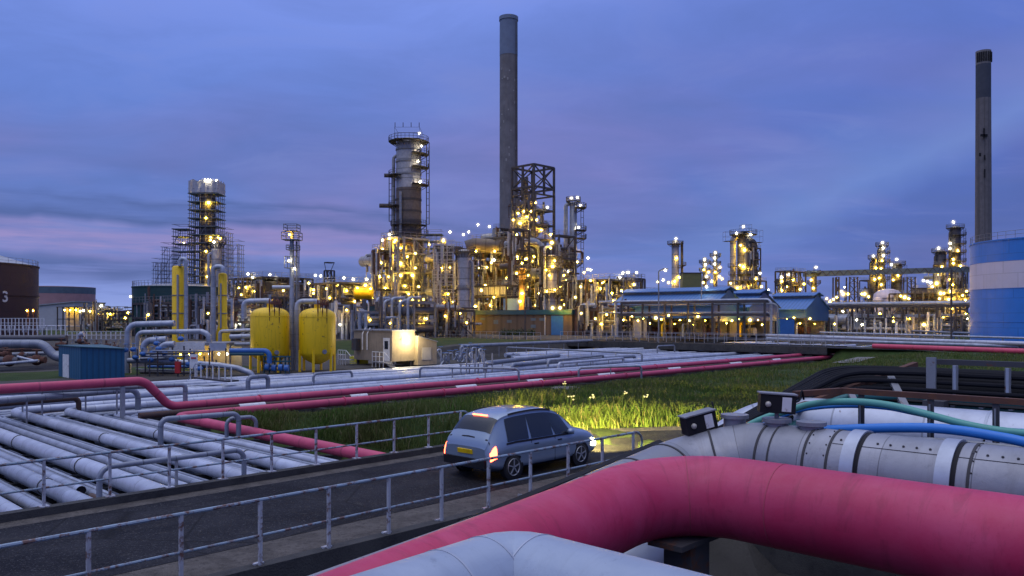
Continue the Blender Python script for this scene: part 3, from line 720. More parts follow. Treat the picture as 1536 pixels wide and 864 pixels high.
# pink pair with the dark banded pipe between
pl=MB().tube([AB(17.75,12.4,LZ),AB(17.75,41.1,LZ),AB(141,41.1,LZ)],.235,16,fil=.7,k=8).build('pink_pipe',m_pinkf); tag(pl,'lower pink pipe along the grass, turning towards the road bridge','pipe','pink fire-water pipes')
for a in (28,36,46,57,70,84): MB().tube([AB(a,41.1,LZ),AB(a+.08,41.1,LZ)],.29,16).build('flange',m_pinkf,pl)
pu=MB().tube([AB(-40,44,.52),AB(17.3,44,.52),AB(18.7,44,-.98),AB(141,44,-.98)],.235,16,fil=1.0,k=8).build('pink_pipe',m_pinkf); tag(pu,'upper pink pipe, raised at the left and stepping down to the track','pipe','pink fire-water pipes')
for a in (24,33,42,53,66,80): MB().tube([AB(a,44,-.98),AB(a+.08,44,-.98)],.29,16).build('flange',m_pinkf,pu)
for a in (-6,2,10,16.2):
    o=MB().abox(a-.1,a+.1,43.9,44.1,-2,.28).build('pipe_prop',m_galv); tag(o,'grey post under the raised left end of the upper pink pipe','post','props under the pink pipe')
bp=MB().tube([AB(16.5,42.6,-1.18),AB(141,42.6,-1.18)],.17,12).build('dark_pipe',m_brown); tag(bp,'dark rusty pipe with white bands between the two pink pipes','pipe')
for a,l in ((22.0,1.6),(29.5,1.3),(38.5,2.0),(46,1.8),(55,2.4),(66,2.2),(78,2.5),(88,2)):
    MB().tube([AB(a,42.6,-1.18),AB(a+l,42.6,-1.18)],.185,12).build('white_band',m_white,bp)
# open-ended stub in the bed
op=MB().tube([AB(8.25,25.6,-1.18),AB(8.25,40,-1.18)],.15,14,cap=False).build('open_pipe',m_silver); tag(op,'silver pipe with an open cut end lying in the pipe bed','pipe')
MB().tube([AB(8.25,25.63,-1.18),AB(8.25,25.66,-1.18)],.14,14).build('bore_shade_disc',m_blackp,op)  # black disc standing in for the shade inside the open pipe
op=MB().tube([AB(8.4,12,-1.3),AB(8.4,25.2,-1.3)],.10,12).build('rusty_pipe',m_brown); tag(op,'rusty bare pipe in line with the open cut pipe end','pipe')
# overhead loops ("portals") across the bed and track
def portal(label,p0,p1,z,r,legs=(1,1),mat=m_silver2,zb=-1.5,fil=.3,ext=None):
    a=G(*p0,z); b=G(*p1,z); pts=[]
    if legs[0]: pts.append(V((a.x,a.y,zb)))
    pts+=[a,b]
    if legs[1]: pts.append(V((b.x,b.y,zb)))
    if ext: pts.append(pts[-1]+AB(*ext))
    o=MB().tube(pts,r,10,fil=fil,k=5).build('pipe_loop',mat); tag(o,label,'pipe','raised pipe loops')
    n=int((b-a).length/4.0)
    for i in range(1,n+1):
        q=a.lerp(b,i/(n+1)); MB().beam((q.x,q.y,-1.6),(q.x,q.y,q.z-r),.07,.07).build('prop',m_galv,o)
    return o
portal('slim grey pipe loop crossing over the pipe bed just beyond the bridge handrail',(149,702),(366,674),0,.075)
portal('small grey pipe loop over the lower pink pipe where it turns',(241,629),(358,620),-.25,.11)
portal('thin grey pipe loop beside the lower pink pipe and the grass',(340,628),(384,625),-.5,.09)
portal('long grey pipe loop at the far left in front of the upper pink pipe',(-60,592),(278,577),.15,.13,(0,1),fil=.2)
portal('grey pipe at the far left stepping down just under the long grey loop',(-60,606),(207,584),-.15,.16,(0,1),fil=.5)
portal('dark pipe running level at the far left under the upper pink pipe',(-60,611),(118,597),-.5,.14,(0,1),m_brown)
portal('thick silver pipe raised above the track in front of the brown building',(692,519),(888,511),.1,.24,(1,0))
portal('thin silver pipe loop above the track, ending in a tall leg',(760,521),(963,530),-.1,.11)
portal('silver elbow pipe rising from the track beside the office',(728,545),(838,533),-.55,.24,(1,0))
portal('silver pipe loop low over the middle of the track',(768,547),(952,534),-.65,.2)
portal('short silver pipe loop, dull, behind the low loop',(822,541),(905,533),-.3,.12)
portal('short bright pipe loop right of the dull one on the track',(838,545),(935,537),-.6,.15,mat=m_bright)
portal('square pipe loop just before the far bridge',(986,519),(1012,518),-.05,.1)
portal('square grey pipe loop in the middle of the pink pipes',(868,552),(962,549),-.35,.09)
portal('thin grey pipe carried on props beside the office over the track',(630,551),(778,553),-.2,.09)
portal('thin silver pipe loop between yellow tanks and office',(470,561),(528,557),-.4,.1)
portal('grey silver loop at the foot of the yellow tanks',(372,566),(402,564),-.2,.16)
portal('long silver pipe from the left edge to the skid',(-30,489),(238,490),1.2,.22,(0,1),m_bright)
# valve forest beside the office
vf0=None; kk=0
rv=random.Random(5)
for i in range(16):
    px=661+i*4.4+rv.uniform(-1,1); q=G(px,547+rv.uniform(-5,3),-1.3); h=rv.uniform(1.0,1.9)
    t=thing('valve_riser',q,'silver riser pipe with handwheel, one of the thicket beside the beige office','valve','valve risers beside the office')
    MB().tube([q,q+V((0,0,h)),q+V((0,0,h))+AB(rv.choice((-.6,.6)),.0),q+AB(rv.choice((-.6,.6)),0)],.085,8,fil=.15,k=3).build('riser',rv.choice((m_bright,m_silver,m_silver2)),t)
    MB().lathe([(.2,-.02),(.22,0),(.2,.02),(.16,0),(.2,-.02)],q+V((0,0,h+.3)),10).build('handwheel',m_bluebox,t)
    MB().tube([q+V((0,0,h)),q+V((0,0,h+.3))],.03,6).build('stem',m_steel,t)
# crossing stile over the track
st=thing('crossing_platform',G(715,566,-1.4),'small steel crossing platform over the pipes beside the office','platform')
q=G(715,566,-1.4)
MB().box(q+V((0,0,1.2)),(3.2,.9,.08),.72).build('deck',m_galv,st)
for sx in (-1.45,-.5,.5,1.45):
    for sy in (-.4,.4):
        p=q+V((sx*cos(.72)-sy*sin(.72),sx*sin(.72)+sy*cos(.72),0)); MB().beam(p,p+V((0,0,2.1 if sy<0 else 1.16)),.09).build('post',m_galv,st)
# culvert cover on the grass
gm=MB(); c=G(849,588,-.75); gm.lathe([(.9,0),(.95,.25),(.8,.3),(.001,.32)],c,16); tag(gm.build('manhole_ring',m_conc),'round concrete manhole ring in the grass','manhole')

# ------------------------------------------------------------------ grass
def blades(name,n,areas,hlo,hhi,wd,seed):
    r=np.random.RandomState(seed); P=[]
    for (a0,a1,b0,b1,f) in areas:
        m=int(n*f); a=a0+(a1-a0)*r.rand(m)**1.5; b=b0+(b1-b0)*r.rand(m); P.append(np.stack([a,b],1))
    P=np.concatenate(P); a,b=P[:,0],P[:,1]
    d=np.hypot(a-18.5,b-8.4)
    ok=~((d<9.7)&(a>18)&(b>8.0))&~((a<27.9)&(a>21)&(b<8.4))&~((a<18.7)&(b>8))&~((a<21.5)&(b<17.6))
    cl=np.sin(a*.9+1.3*np.sin(b*.7))*np.cos(b*.8+a*.31)
    c2=np.sin(a*.37+2.1*np.sin(b*.23))+np.sin(b*.51-a*.19)
    ok&=(r.rand(len(a))<.62+.35*cl-.18*c2)
    a,b=a[ok],b[ok]; m=len(a); z=HGT(a,b)
    cl=cl[ok]
    x=a*UX-b*UY; y=a*UY+b*UX
    h=(hlo+(hhi-hlo)*r.rand(m)**1.6*1.5)*(1+.45*cl)*(1+.9*np.exp(-((a-23.5)/4.5)**2)*(b<27)); q=r.rand(m)*2*pi; l=h*(.15+.5*r.rand(m)); lq=r.rand(m)*2*pi
    cx,cy=np.cos(q)*wd*.5,np.sin(q)*wd*.5
    lx,ly=np.cos(lq)*l,np.sin(lq)*l
    v=np.zeros((m,5,3))
    v[:,0]=np.stack([x-cx,y-cy,z-.05],1); v[:,1]=np.stack([x+cx,y+cy,z-.05],1)
    v[:,2]=np.stack([x+cx*.8+lx*.35,y+cy*.8+ly*.35,z+h*.6],1); v[:,3]=np.stack([x-cx*.8+lx*.35,y-cy*.8+ly*.35,z+h*.6],1)
    v[:,4]=np.stack([x+lx,y+ly,z+h],1)
    i0=np.arange(m)*5
    me=bpy.data.meshes.new(name); me.vertices.add(m*5); me.vertices.foreach_set('co',v.reshape(-1))
    li=np.stack([i0,i0+1,i0+2,i0+3, i0+3,i0+2,i0+4],1).reshape(-1)
    me.loops.add(m*7); me.loops.foreach_set('vertex_index',li.astype(np.int32))
    me.polygons.add(m*2); ls=np.stack([np.arange(m)*7,np.arange(m)*7+4],1).reshape(-1)
    me.polygons.foreach_set('loop_start',ls.astype(np.int32))
    me.update(calc_edges=True); me.validate()
    k=N(name+'_mat'); g=k.n('NewGeometry'); ri=g.outputs['Random Per Island']; n1=k.noise(g.outputs['Position'],.35,4,.6)
    c=k.mix(ri,(.050,.105,.018),(.105,.185,.034)); c=k.mix(k.ramp(n1,[(.35,0),(.7,1)]),c,(.12,.13,.035)); n5=k.noise(g.outputs['Position'],.12,5,.65); c=k.mix(k.ramp(n5,[(.45,0),(.70,.65)]),c,(.085,.080,.032)); c=k.mix(k.math('GREATER_THAN',ri,.90),c,(.19,.17,.08))
    p=k.n('BsdfPrincipled'); k.l(c,p.inputs['Base Color']); p.inputs['Roughness'].default_value=.6; p.inputs['Specular IOR Level'].default_value=.2
    t=k.n('BsdfTranslucent'); k.l(c,t.inputs[0]); ms=k.n('MixShader'); ms.inputs[0].default_value=.3
    k.l(p.outputs[0],ms.inputs[1]); k.l(t.outputs[0],ms.inputs[2]); k.l(ms.outputs[0],k.out.inputs[0])
    me.materials.append(k.m); o=bpy.data.objects.new(name,me); COL.objects.link(o)
    return o
o=blades('grass',230000,[(19.2,42,13,39.5,.5),(38,95,0,40,.5)],.08,.26,.04,3)
tag(o,'long green grass between the road bend and the pink pipes','grass',kind='stuff')
# cow parsley heads
kp=None
rp=random.Random(9); m_umbel=M_paint('umbel',(.55,.55,.42),.8,0,6,.2); m_stalk=M_paint('stalk',(.09,.13,.03),.8,0,6,.2)
for i in range(5):
    px=rp.uniform(815,1070); d=rp.uniform(29,42); c=W(px,600,d); a,b=toab(c.x,c.y); zz=H1(a,b)
    if not (b>17.5 and a>20): continue
    h=rp.uniform(.7,1.05); c.z=zz
    t=thing('cow_parsley',c,'tall wild stem with flat cream flower heads in the lit grass','wildflower','wildflowers in the grass')
    MB().tube([c,c+V((.03,0,h*.6)),c+V((.06,.02,h))],.008,5).build('stem',m_stalk,t)
    for j in range(4):
        q=c+V((.06+rp.uniform(-.16,.16),.02+rp.uniform(-.12,.12),h+rp.uniform(-.12,.1)))
        MB().lathe([(.001,-.03),(.035,.0),(.05,.015),(.03,.03),(.001,.03)],q,8).build('flower_head',m_umbel,t)

# ------------------------------------------------------------------ car standing on the road
def car():
    A0,B0=13.35,14.4
    t=thing('car',AB(A0+2.1,B0,.012),'pale blue-grey hatchback with lights on, standing on the road past the bridge','car')
    #        x    zb   zbelt ztop  ws   wb   wt
    S=[(0.00,.42,.62,.80,.70,.72,.66),(.06,.32,.66,.95,.80,.82,.70),(.16,.26,.78,1.10,.84,.85,.66),(.42,.22,.86,1.42,.86,.87,.60),(.75,.20,.90,1.56,.87,.88,.60),(1.5,.20,.90,1.62,.88,.89,.61),(2.2,.20,.90,1.60,.88,.89,.60),(2.65,.20,.90,1.50,.88,.88,.58),(3.0,.20,.89,1.28,.88,.88,.60),(3.32,.21,.88,1.02,.87,.87,.66),(3.75,.22,.80,.92,.86,.85,.68),(4.08,.26,.68,.80,.80,.80,.62),(4.2,.34,.58,.66,.70,.70,.55)]
    def sec(x,zb,zm,zt,ws,wb,wt):
        L=[(ws*.8,zb),(ws,zb+.10),(ws+.02,(zb+zm)/2),(wb,zm),(wt+(wb-wt)*.12,zm+(zt-zm)*.86),(wt,zt-.02 if zt-zm>.2 else zt-.01),(wt*.6,zt+.02)]
        return L
    P=lambda x,y,z: AB(A0+x,B0+y,.0+z)
    def crv(v,t):
        i=min(int(t),len(v)-2); f=t-i; p0=v[max(i-1,0)];p1=v[i];p2=v[i+1];p3=v[min(i+2,len(v)-1)]
        return [.5*(2*b_+(c_-a_)*f+(2*a_-5*b_+4*c_-d_)*f*f+(3*b_-a_-3*c_+d_)*f**3) for a_,b_,c_,d_ in zip(p0,p1,p2,p3)]
    def tx(x):
        lo,hi=0.0,len(S)-1.0
        for _ in range(30):
            m=(lo+hi)/2
            if crv(S,m)[0]<x: lo=m
            else: hi=m
        return lo
    def sfull(t):
        q=crv(S,t); L=sec(*q); return q[0],[(-y,z) for y,z in L]+[(y,z) for y,z in reversed(L)]
    def SP(t,u):           # u along the ring 0..13
        x,R_=sfull(t); y,z=crv(R_,u); return V(P(x,y,z))
    nt,nu=(len(S)-1)*4,13*4; rows=[[SP(i/4,j/4) for j in range(nu+1)] for i in range(nt+1)]
    mb=MB(); mb.v=[tuple(p) for r_ in rows for p in r_]; w_=nu+1
    def addf(f,sm): mb.f.append(f); mb.sm.append(sm); mb.uv.append([(0,0)]*len(f))
    for i in range(nt):
        for j in range(nu): addf((i*w_+j,(i+1)*w_+j,(i+1)*w_+j+1,i*w_+j+1),True)
        addf((i*w_+nu,(i+1)*w_+nu,(i+1)*w_,i*w_),False)
    addf(tuple(range(nu,-1,-1)),False); addf(tuple(nt*w_+j for j in range(nu+1)),False)
    body=mb.build('body',m_car,t)
    def skin(x0,x1,u0,u1,mat,name,off=.010,n=8,skew=0.0):
        mb=MB(); m=6; G_=[]
        for i in range(n+1):
            for j in range(m+1):
                x=x0+(x1-x0)*i/n+skew*(j/m); u=u0+(u1-u0)*j/m; T=tx(x); e=.02
                p=SP(T,u); du=SP(T,min(u+e,13))-SP(T,max(u-e,0)); dt=SP(min(T+e,len(S)-1),u)-SP(max(T-e,0),u)
                nn=du.cross(dt); nn.normalize(); c_=V(P(x,0,.8)); 
                if nn.dot(p-c_)<0: nn=-nn
                G_.append(tuple(p+nn*off))
        mb.v=G_
        for i in range(n):
            for j in range(m):
                k=m+1; mb.f.append((i*k+j,(i+1)*k+j,(i+1)*k+j+1,i*k+j+1)); mb.sm.append(True); mb.uv.append([(0,0)]*4)
        return mb.build(name,mat,t)
    for (x0,x1,sk) in ((.60,1.34,.10),(1.44,2.26,.0),(2.36,3.02,-.22)):
        skin(x0,x1,3.08,4.0,m_glassd,'window',skew=sk); skin(x0,x1,9.92,9.0,m_glassd,'window',skew=sk)
    skin(.21,.50,4.35,8.65,m_glassd,'rear_window',.012,10); skin(2.72,3.20,4.45,8.55,m_glassd,'windscreen',.012,10)
    for x in (.50,.58): pass
    skin(.30,.33,4.2,8.8,m_blackp,'hatch_seam',.006,2)
    for u0 in (4.75,8.25): skin(.85,2.45,u0-.05,u0+.05,m_blackp,'roof_rail',.03)
    skin(.095,.115,2.4,10.6,m_blackp,'boot_seam',.007,2)
    for u0,u1 in ((2.96,3.06),(10.04,9.94)): skin(.55,3.1,u0,u1,m_blackp,'waist_trim',.012)
    for u0,u1 in ((.2,1.0),(12.8,12.0)): skin(.95,3.2,u0,u1,m_blackp,'sill_trim',.008)
    for u0,u1 in ((2.2,3.2),(10.8,9.8)): skin(.05,.22,u0,u1,m_tail,'tail_light',.014)
    for u0,u1 in ((1.9,2.7),(11.1,10.3)): skin(3.86,4.14,u0,u1,m_head,'headlight',.012)
    skin(.01,.10,1.0,12.0,m_blackp,'bumper',.012,6) if False else None
    for sgn in (-1,1):
        for x in (1.42,2.32): MB().beam(P(x,sgn*.897,.28),P(x,sgn*.897,.90),.012,.012).build('door_seam',m_blackp,t)
        for x in (1.55,2.45): MB().box(P(x+.05,sgn*.905,.80),(.16,.03,.03),atan2(UY,UX)).build('door_handle',m_blackp,t)
        c=P(2.85,sgn*.98,.98); mb=MB(); mb.sphere(c,.10,10,6,.75); mb.build('mirror',m_car,t)
        for x in (.78,3.38):
            c=P(x,sgn*.79,.31); ax=AB(0,sgn)
            mb=MB(); mb.tube([c-ax*.11,c-ax*.09,c+ax*.09,c+ax*.11],lambda u:.31 if .01<u<.21 else .27,24); wh=mb.build('wheel',m_rubber,t)
            mb=MB(); mb.lathe([(.205,-.02),(.215,.0),(.205,.02),(.185,.0),(.205,-.02)],(0,0,0),24)
            rot=V((0,0,1)).rotation_difference(ax).to_matrix(); mb.v=[tuple(c+ax*.105+rot@V(p)) for p in mb.v]
            for q_ in range(5):
                an=q_*2*pi/5+.3; e_=AB(cos(an),0)+V((0,0,sin(an))); mb.beam(c+ax*.10,c+ax*.10+e_*.20,.055,.03)
            mb.build('rim',m_galv,wh); MB().tube([c+ax*.075,c+ax*.094],.20,20).build('brake_disc',m_dark,wh)
            mb=MB(); mb.tube([c+ax*.075,c+ax*.105],.345,24); mb.build('wheel_arch',m_blackp,t)
    MB().box(P(-.02,0,.45),(.10,1.45,.20),atan2(UY,UX)).build('bumper',m_blackp,t)
    MB().box(P(-.015,0,.70),(.03,.52,.11),atan2(UY,UX),-.2).build('number_plate',m_yellow,t)
    MB().box(P(.50,0,1.535),(.04,.5,.03),atan2(UY,UX)).build('brake_light',m_tail,t)
    for sgn in (-1,1):
        L=bpy.data.lights.new('headlight_beam','SPOT'); L.energy=12500; L.color=(1,.78,.22); L.spot_size=radians(72); L.spot_blend=.5; L.shadow_soft_size=.08
        o=bpy.data.objects.new('headlight_beam',L); COL.objects.link(o); put(o,P(4.33,sgn*.6,.72),t)
        o.rotation_euler=(-(AB(1,.55,.05))).to_track_quat('Z','Y').to_euler()
car()

# ------------------------------------------------------------------ teal shed
q=G(121,570,-1.0); a0,b0=toab(q.x,q.y); b1=b_on_a(88,a0); a1=a_on_b(187,b0)
zt=zat(521,q.y); zl=zat(518.5,AB(a0,b1).y); zr=zat(524,AB(a1,b0).y)
sh=thing('shed',AB((a0+a1)/2,(b0+b1)/2,-1),'teal corrugated shed with one pale door, behind the raised pink pipe','shed')
mb=MB(); mb.hexa([AB(a0,b0,-1.02),AB(a1,b0,-1.02),AB(a1,b1,-1.02),AB(a0,b1,-1.02),AB(a0,b0,zt),AB(a1,b0,zr),AB(a1,b1,zr+.2),AB(a0,b1,zl)]); mb.build('wall',m_teal,sh)
mb=MB(); e=.12
mb.hexa([AB(a0-e,b0-e,zt),AB(a1+e,b0-e,zr),AB(a1+e,b1+e,zr+.2),AB(a0-e,b1+e,zl),AB(a0-e,b0-e,zt+.07),AB(a1+e,b0-e,zr+.07),AB(a1+e,b1+e,zr+.27),AB(a0-e,b1+e,zl+.07)]); mb.build('roof',m_tealr,sh)
bd0,bd1=b_on_a(104,a0),b_on_a(95,a0)
d_=MB().abox(a0-.05,a0-.012,bd0,bd1,-.98,zat(532,AB(a0,bd0).y)).build('door',m_white,sh)
MB().abox(a0-.08,a0-.052,bd0+.05,bd0+.10,-.05,.0).build('handle',m_blackp,d_)
mb=MB(); z=-.985
mb.quad([AB(-60,82.5,z),AB(38,82.5,z),AB(38,90,z),AB(-60,90,z)]); struct(mb.build('path',m_asph))

# ------------------------------------------------------------------ yellow tanks
def ytank(px,d,r,ys,label,legphase):
    c=W(px,500,d); c.z=-1.0; t=thing('yellow_tank',c,label,'tank','yellow tanks on legs')
    zc,za,zb,zk=[zat(y,d)+1.0 for y in ys]
    prof=[(.001,zk),(.3,zk),(r*.6,zk+(zb-zk)*.35),(r*.93,zb-.12),(r,zb+.1),(r,zc-.1),(r*.985,zc)]
    for i in range(1,9):
        q=i/8*pi/2; prof.append((max(r*.985*cos(q)**.8,.001) if i<8 else .001,zc+(za-zc)*sin(q)))
    MB().lathe(prof,c,48).build('shell',m_yellow,t)
    for i in range(6):
        q=legphase+i*pi/3; p=c+V((cos(q)*(r-.02),sin(q)*(r-.02),0))
        MB().beam(p,p+V((0,0,zb+.35)),.17,.17).build('leg',m_yellow,t)
    # rust runs from the top nozzle, seen from the camera side
    rn=random.Random(px)
    def spt(q,f,l):      # point on dome (f<.35) then down the side
        if f<.35:
            qq=(1-f/.35)*pi/2*.55; return V((c.x+(r*.985*cos(qq)**.8+.012)*cos(q),c.y+(r*.985*cos(qq)**.8+.012)*sin(q),zc+(za-zc)*sin(qq)))
        return V((c.x+(r+.012)*cos(q),c.y+(r+.012)*sin(q),zc-(f-.35)/.65*l))
    for q0,w0,l,f0 in ((-1.30,.045,1.5,.05),(-1.18,.03,.7,.1),(-1.05,.05,1.1,.0),(-.92,.035,.5,.1),(-.80,.05,1.7,.05),(-.68,.03,.6,.15),(-2.35,.03,1.0,.3),(-1.0,.30,.06,.27)):
        mb=MB(); nn=12
        for i in range(nn):
            fa,fb=f0+(1-f0)*i/nn,f0+(1-f0)*(i+1)/nn; wa,wb=[w0*(1-.8*max(x_-.3,0)/.7)*(1+.3*sin(q0*40+x_*17)) for x_ in (fa,fb)]
            mb.quad([spt(q0-wa,fa,l),spt(q0+wa,fa,l),spt(q0+wb,fb,l),spt(q0-wb,fb,l)],smooth=True)
        mb.build('rust_streak',m_yelrust,t)
    MB().tube([c+V((0,0,za-.1)),c+V((0,0,za+.35))],.28,14).build('nozzle',m_yellow,t)
    MB().tube([c+V((0,0,za+.35)),c+V((0,0,za+.43))],.38,14).build('nozzle_flange',m_steel,t)
    MB().lathe([(r+.012,zc-.14),(r+.02,zc-.1),(r+.012,zc-.06)],c,48).build('weld_band',m_yellow,t)
    mh=MB(); p=c+V((cos(-.95)*r,sin(-.95)*r,zb+.2)); n_=V((cos(-.95),sin(-.95),0)); mh.tube([p-n_*.1,p+n_*.12],.2,14); mh.build('manhole',m_steel,t)
    return c,zc,zb,za,t
c1,zc1,zb1,za1,t1=ytank(405,72,1.70,(473,461,531,545),'yellow tank on legs, left of the slim grey mast, with green sticker',.2)
c2,zc2,zb2,za2,t2=ytank(476,72.5,1.62,(474,462,530,546),'yellow tank on legs, right of the slim grey mast',.55)
m_green=M_paint('green_sign',(.05,.38,.22),.5,0,3,.1)
mb=MB(); f=lambda q,z:c1+V((1.715*cos(q),1.715*sin(q),z))
mb.quad([f(-2.85,2.35),f(-2.62,2.35),f(-2.62,3.25),f(-2.85,3.25)]); lb=mb.build('sticker',m_white,t1)
f=lambda q,z:c1+V((1.72*cos(q),1.72*sin(q),z))
mb=MB(); mb.quad([f(-2.84,2.40),f(-2.63,2.40),f(-2.63,2.72),f(-2.84,2.72)]); mb.build('sticker_panel',m_green,lb)
mb=MB(); mb.quad([f(-2.84,3.0),f(-2.63,3.0),f(-2.63,3.2),f(-2.84,3.2)]); mb.build('sticker_panel',m_green,lb)
def gp(label,pix,d,r,mat=m_silver,fil=.3,name='pipe',n=10,zb=None):
    pts=[W(px,py,d) for px,py in pix]
    if zb is not None: pts.append(V((pts[-1].x,pts[-1].y,zb)))
    o=MB().tube(pts,r,n,fil=fil,k=5).build(name,mat); return tag(o,label,'pipe')
gp('grey pipe looping from the slim mast into the top of the right yellow tank',[(446,556),(446,452),(476,452),(476,458)],73.5,.26,fil=.5)
gp('grey pipe looping into the top of the left yellow tank',[(366,478),(366,452),(405,451),(405,458)],74,.26,fil=.5)
for i,(px,y0) in enumerate(((443,470),(447,500))):
    pass
# slim mast
ms=thing('mast_column',W(438,556,74),'slim grey vent mast with caged platforms between the yellow tanks','mast')
c=W(438,556,74); c.z=-1
MB().tube([c,V((c.x,c.y,zat(345,74)))],lambda u:.27 if u<8 else .19,14).build('pole',m_silver,ms)
MB().tube([c+V((.42,0,0)),V((c.x+.42,c.y,zat(362,74)))],.09,8).build('side_pipe',m_steel,ms)
def cage(cx,cy,z0,z1,w,parent,mat):
    mb=MB(); mb.box((cx,cy,z0),(w,w,.06)); 
    for sx in (-1,1):
        for sy in (-1,1): mb.beam((cx+sx*w/2,cy+sy*w/2,z0),(cx+sx*w/2,cy+sy*w/2,z1),.05)
    for zz in (z0+(z1-z0)*.5,z1):
        for s in (-1,1):
            mb.beam((cx-w/2,cy+s*w/2,zz),(cx+w/2,cy+s*w/2,zz),.05); mb.beam((cx+s*w/2,cy-w/2,zz),(cx+s*w/2,cy+w/2,zz),.05)
    return mb.build('platform',mat,parent)
cage(c.x,c.y,zat(360,74),zat(349,74),1.5,ms,m_steel); cage(c.x,c.y,zat(347,74),zat(337,74),1.2,ms,m_steel); cage(c.x-.05,c.y,zat(402,74),zat(385,74),1.0,ms,m_steel); cage(c.x+.1,c.y,zat(375,74),zat(368,74),1.0,ms,m_steel)
mb=MB(); lx=c.x+.62
for s in (-.2,.2): mb.beam((lx,c.y+s,0),(lx,c.y+s,zat(350,74)),.04)
for i in range(60):
    z=.2+i*.19
    if z<zat(352,74): mb.beam((lx,c.y-.2,z),(lx,c.y+.2,z),.03)
mb.build('ladder',m_steel,ms)
MB().tube([W(438,431,74),W(409,431,74)],.2,10).build('branch_pipe',m_silver,ms)
plamps(ms,73.4,white=[(433,391),(442,403)],warm=[(435,352)])

# ------------------------------------------------------------------ yellow columns with gooseneck pipes
def ycol(px,d,r,ytop,label,flare=None):
    c=W(px,500,d); c.z=-1; t=thing('yellow_column',c,label,'column','yellow columns')
    H=zat(ytop,d)+1
    prof=[(r,0)] if not flare else [(r*1.75,0),(r*1.75,zat(flare[1],d)+1),(r,zat(flare[0],d)+1)]
    prof+=[(r,H-.25),(r*.8,H-.08),(.001,H)]
    MB().lathe(prof,c,28).build('shell',m_yellow,t)
    for y in (443,470): 
        zz=zat(y,d)+1; MB().lathe([(r+.005,zz-.05),(r+.06,zz-.04),(r+.06,zz+.04),(r+.005,zz+.05)],c,24).build('ring',m_steel,t)
    return c,t
ca,ta=ycol(268,83,.64,398,'tall yellow column at the left with a grey gooseneck pipe')
MB().tube([W(266.5,505,82.3),W(266.5,412,82.3)],.11,8).build('side_pipe',m_galv,ta)
gp('grey gooseneck pipe over the left yellow column',[(270,399),(270,388),(279,388),(279,548)],82.4,.2,fil=.45,name='gooseneck_pipe')
cb_,tb=ycol(334,86,.46,409,'shorter yellow column with flared foot beside a grey gooseneck pipe',(488,503))
MB().tube([W(331,492,85.4),W(331,425,85.4)],.09,8).build('side_pipe',m_galv,tb)
gp('grey gooseneck pipe beside the shorter yellow column',[(334,409),(334,400),(320,400),(320,548)],85.2,.27,fil=.5,name='gooseneck_pipe')
# ------------------------------------------------------------------ pipework skid with blue valves
gp('tall grey pipe rising and bending right, left end of the skid',[(192,562),(192,487),(262,485)],70,.28,fil=.8)
gp('grey pipe bending down beside the shorter yellow column, over the skid',[(207,545),(207,499),(302,497),(313,502),(314,515)],72,.24,fil=.5)
gp('short grey elbow pipe, left of the pair on the skid',[(222,546),(215,520),(222,511),(250,509)],69,.3,fil=.6)
gp('short grey elbow pipe, right of the pair on the skid',[(240,548),(237,528),(246,517),(262,516)],68.5,.27,fil=.6)
gp('long silver header pipe along the foot of the skid',[(192,541),(240,541),(330,548),(356,552),(378,560),(381,575)],67.5,.24,fil=.6)
gp('silver pipe leaving the skid towards the yellow tanks',[(345,505),(420,503)],74,.22)
gp('dull silver pipe leaving the skid under the brighter one',[(345,517),(425,515)],73,.2,m_silver2)
gp('silver loop pipe at the back of the skid',[(330,528),(330,497),(378,495)],78,.18)
sk=thing('valve_skid',W(250,550,68),'steel skid frame with blue valves and small pipes below the yellow columns','valve skid')
rk_=random.Random(21)
for i in range(15):
    px=196+i*10+rk_.uniform(-3,3); d=rk_.uniform(66,71); 
    p=W(px,556,d); p.z=-1; h=rk_.uniform(.8,2.6); MB().beam(p,p+V((0,0,h)),.09).build('post',m_dark,sk)
for i in range(9):
    py=526+i*4; d=66+i*.4; x0=rk_.uniform(192,240); MB().tube([W(x0,py,d),W(x0+rk_.uniform(50,110),py+rk_.uniform(-1,2),d)],rk_.uniform(.06,.14),8).build('small_pipe',rk_.choice((m_silver,m_darkp,m_bluebox,m_silver2,m_darkp)),sk)
for i,(px,py) in enumerate(((235,515),(229,529),(200,524),(188,525),(203,536),(271,508),(247,530),(258,539),(226,540),(214,531),(300,553),(283,546),(238,523))):
    p=W(px,py,67.5-.1*i); v=MB(); v.sphere(p,.26,12,8,.8); o=v.build('valve',m_bluebox,sk)
    MB().tube([p,p+V((0,0,.5))],.05,8).build('stem',m_steel,o)
    MB().lathe([(.16,-.02),(.19,0),(.16,.02),(.13,0),(.16,-.02)],p+V((0,0,.5)),12).build('handwheel',m_bluebox,o)
# lit canopy over the skid
cn=thing('canopy',W(303,545,72),'low flat canopy with pale fascia, lamps glowing under it','canopy')
q0=W(262,520,72); q1=W(346,523,72)
z0=q0.z
MB().box(((q0.x+q1.x)/2,72.9,z0+.3),(q1.x-q0.x,4.2,.16)).build('roof',m_steel,cn)
MB().box(((q0.x+q1.x)/2-.9,70.75,z0+.06),((q1.x-q0.x)*.62,.07,.62)).build('fascia',m_white,cn)
MB().box(((q0.x+q1.x)/2+1.9,70.55,z0+.02),((q1.x-q0.x)*.30,.07,.66)).build('fascia',m_bright,cn)
for px in (264,291,318,345):
    for d in (71,74.6):
        p=W(px,540,d); p.z=-1; MB().beam(p,V((p.x,p.y,z0+.2)),.13).build('post',m_steel,cn)
MB().box(((q0.x+q1.x)/2,75,z0-1.1),(q1.x-q0.x,.1,2.2)).build('back_panel',m_warmw,cn)
for px in (271,284,300,314,328,341): lamp(W(px,531,73),cn,px<312,.13)
rb=thing('equipment_box',W(267,560,66),'red equipment box on a post in front of the skid','box')
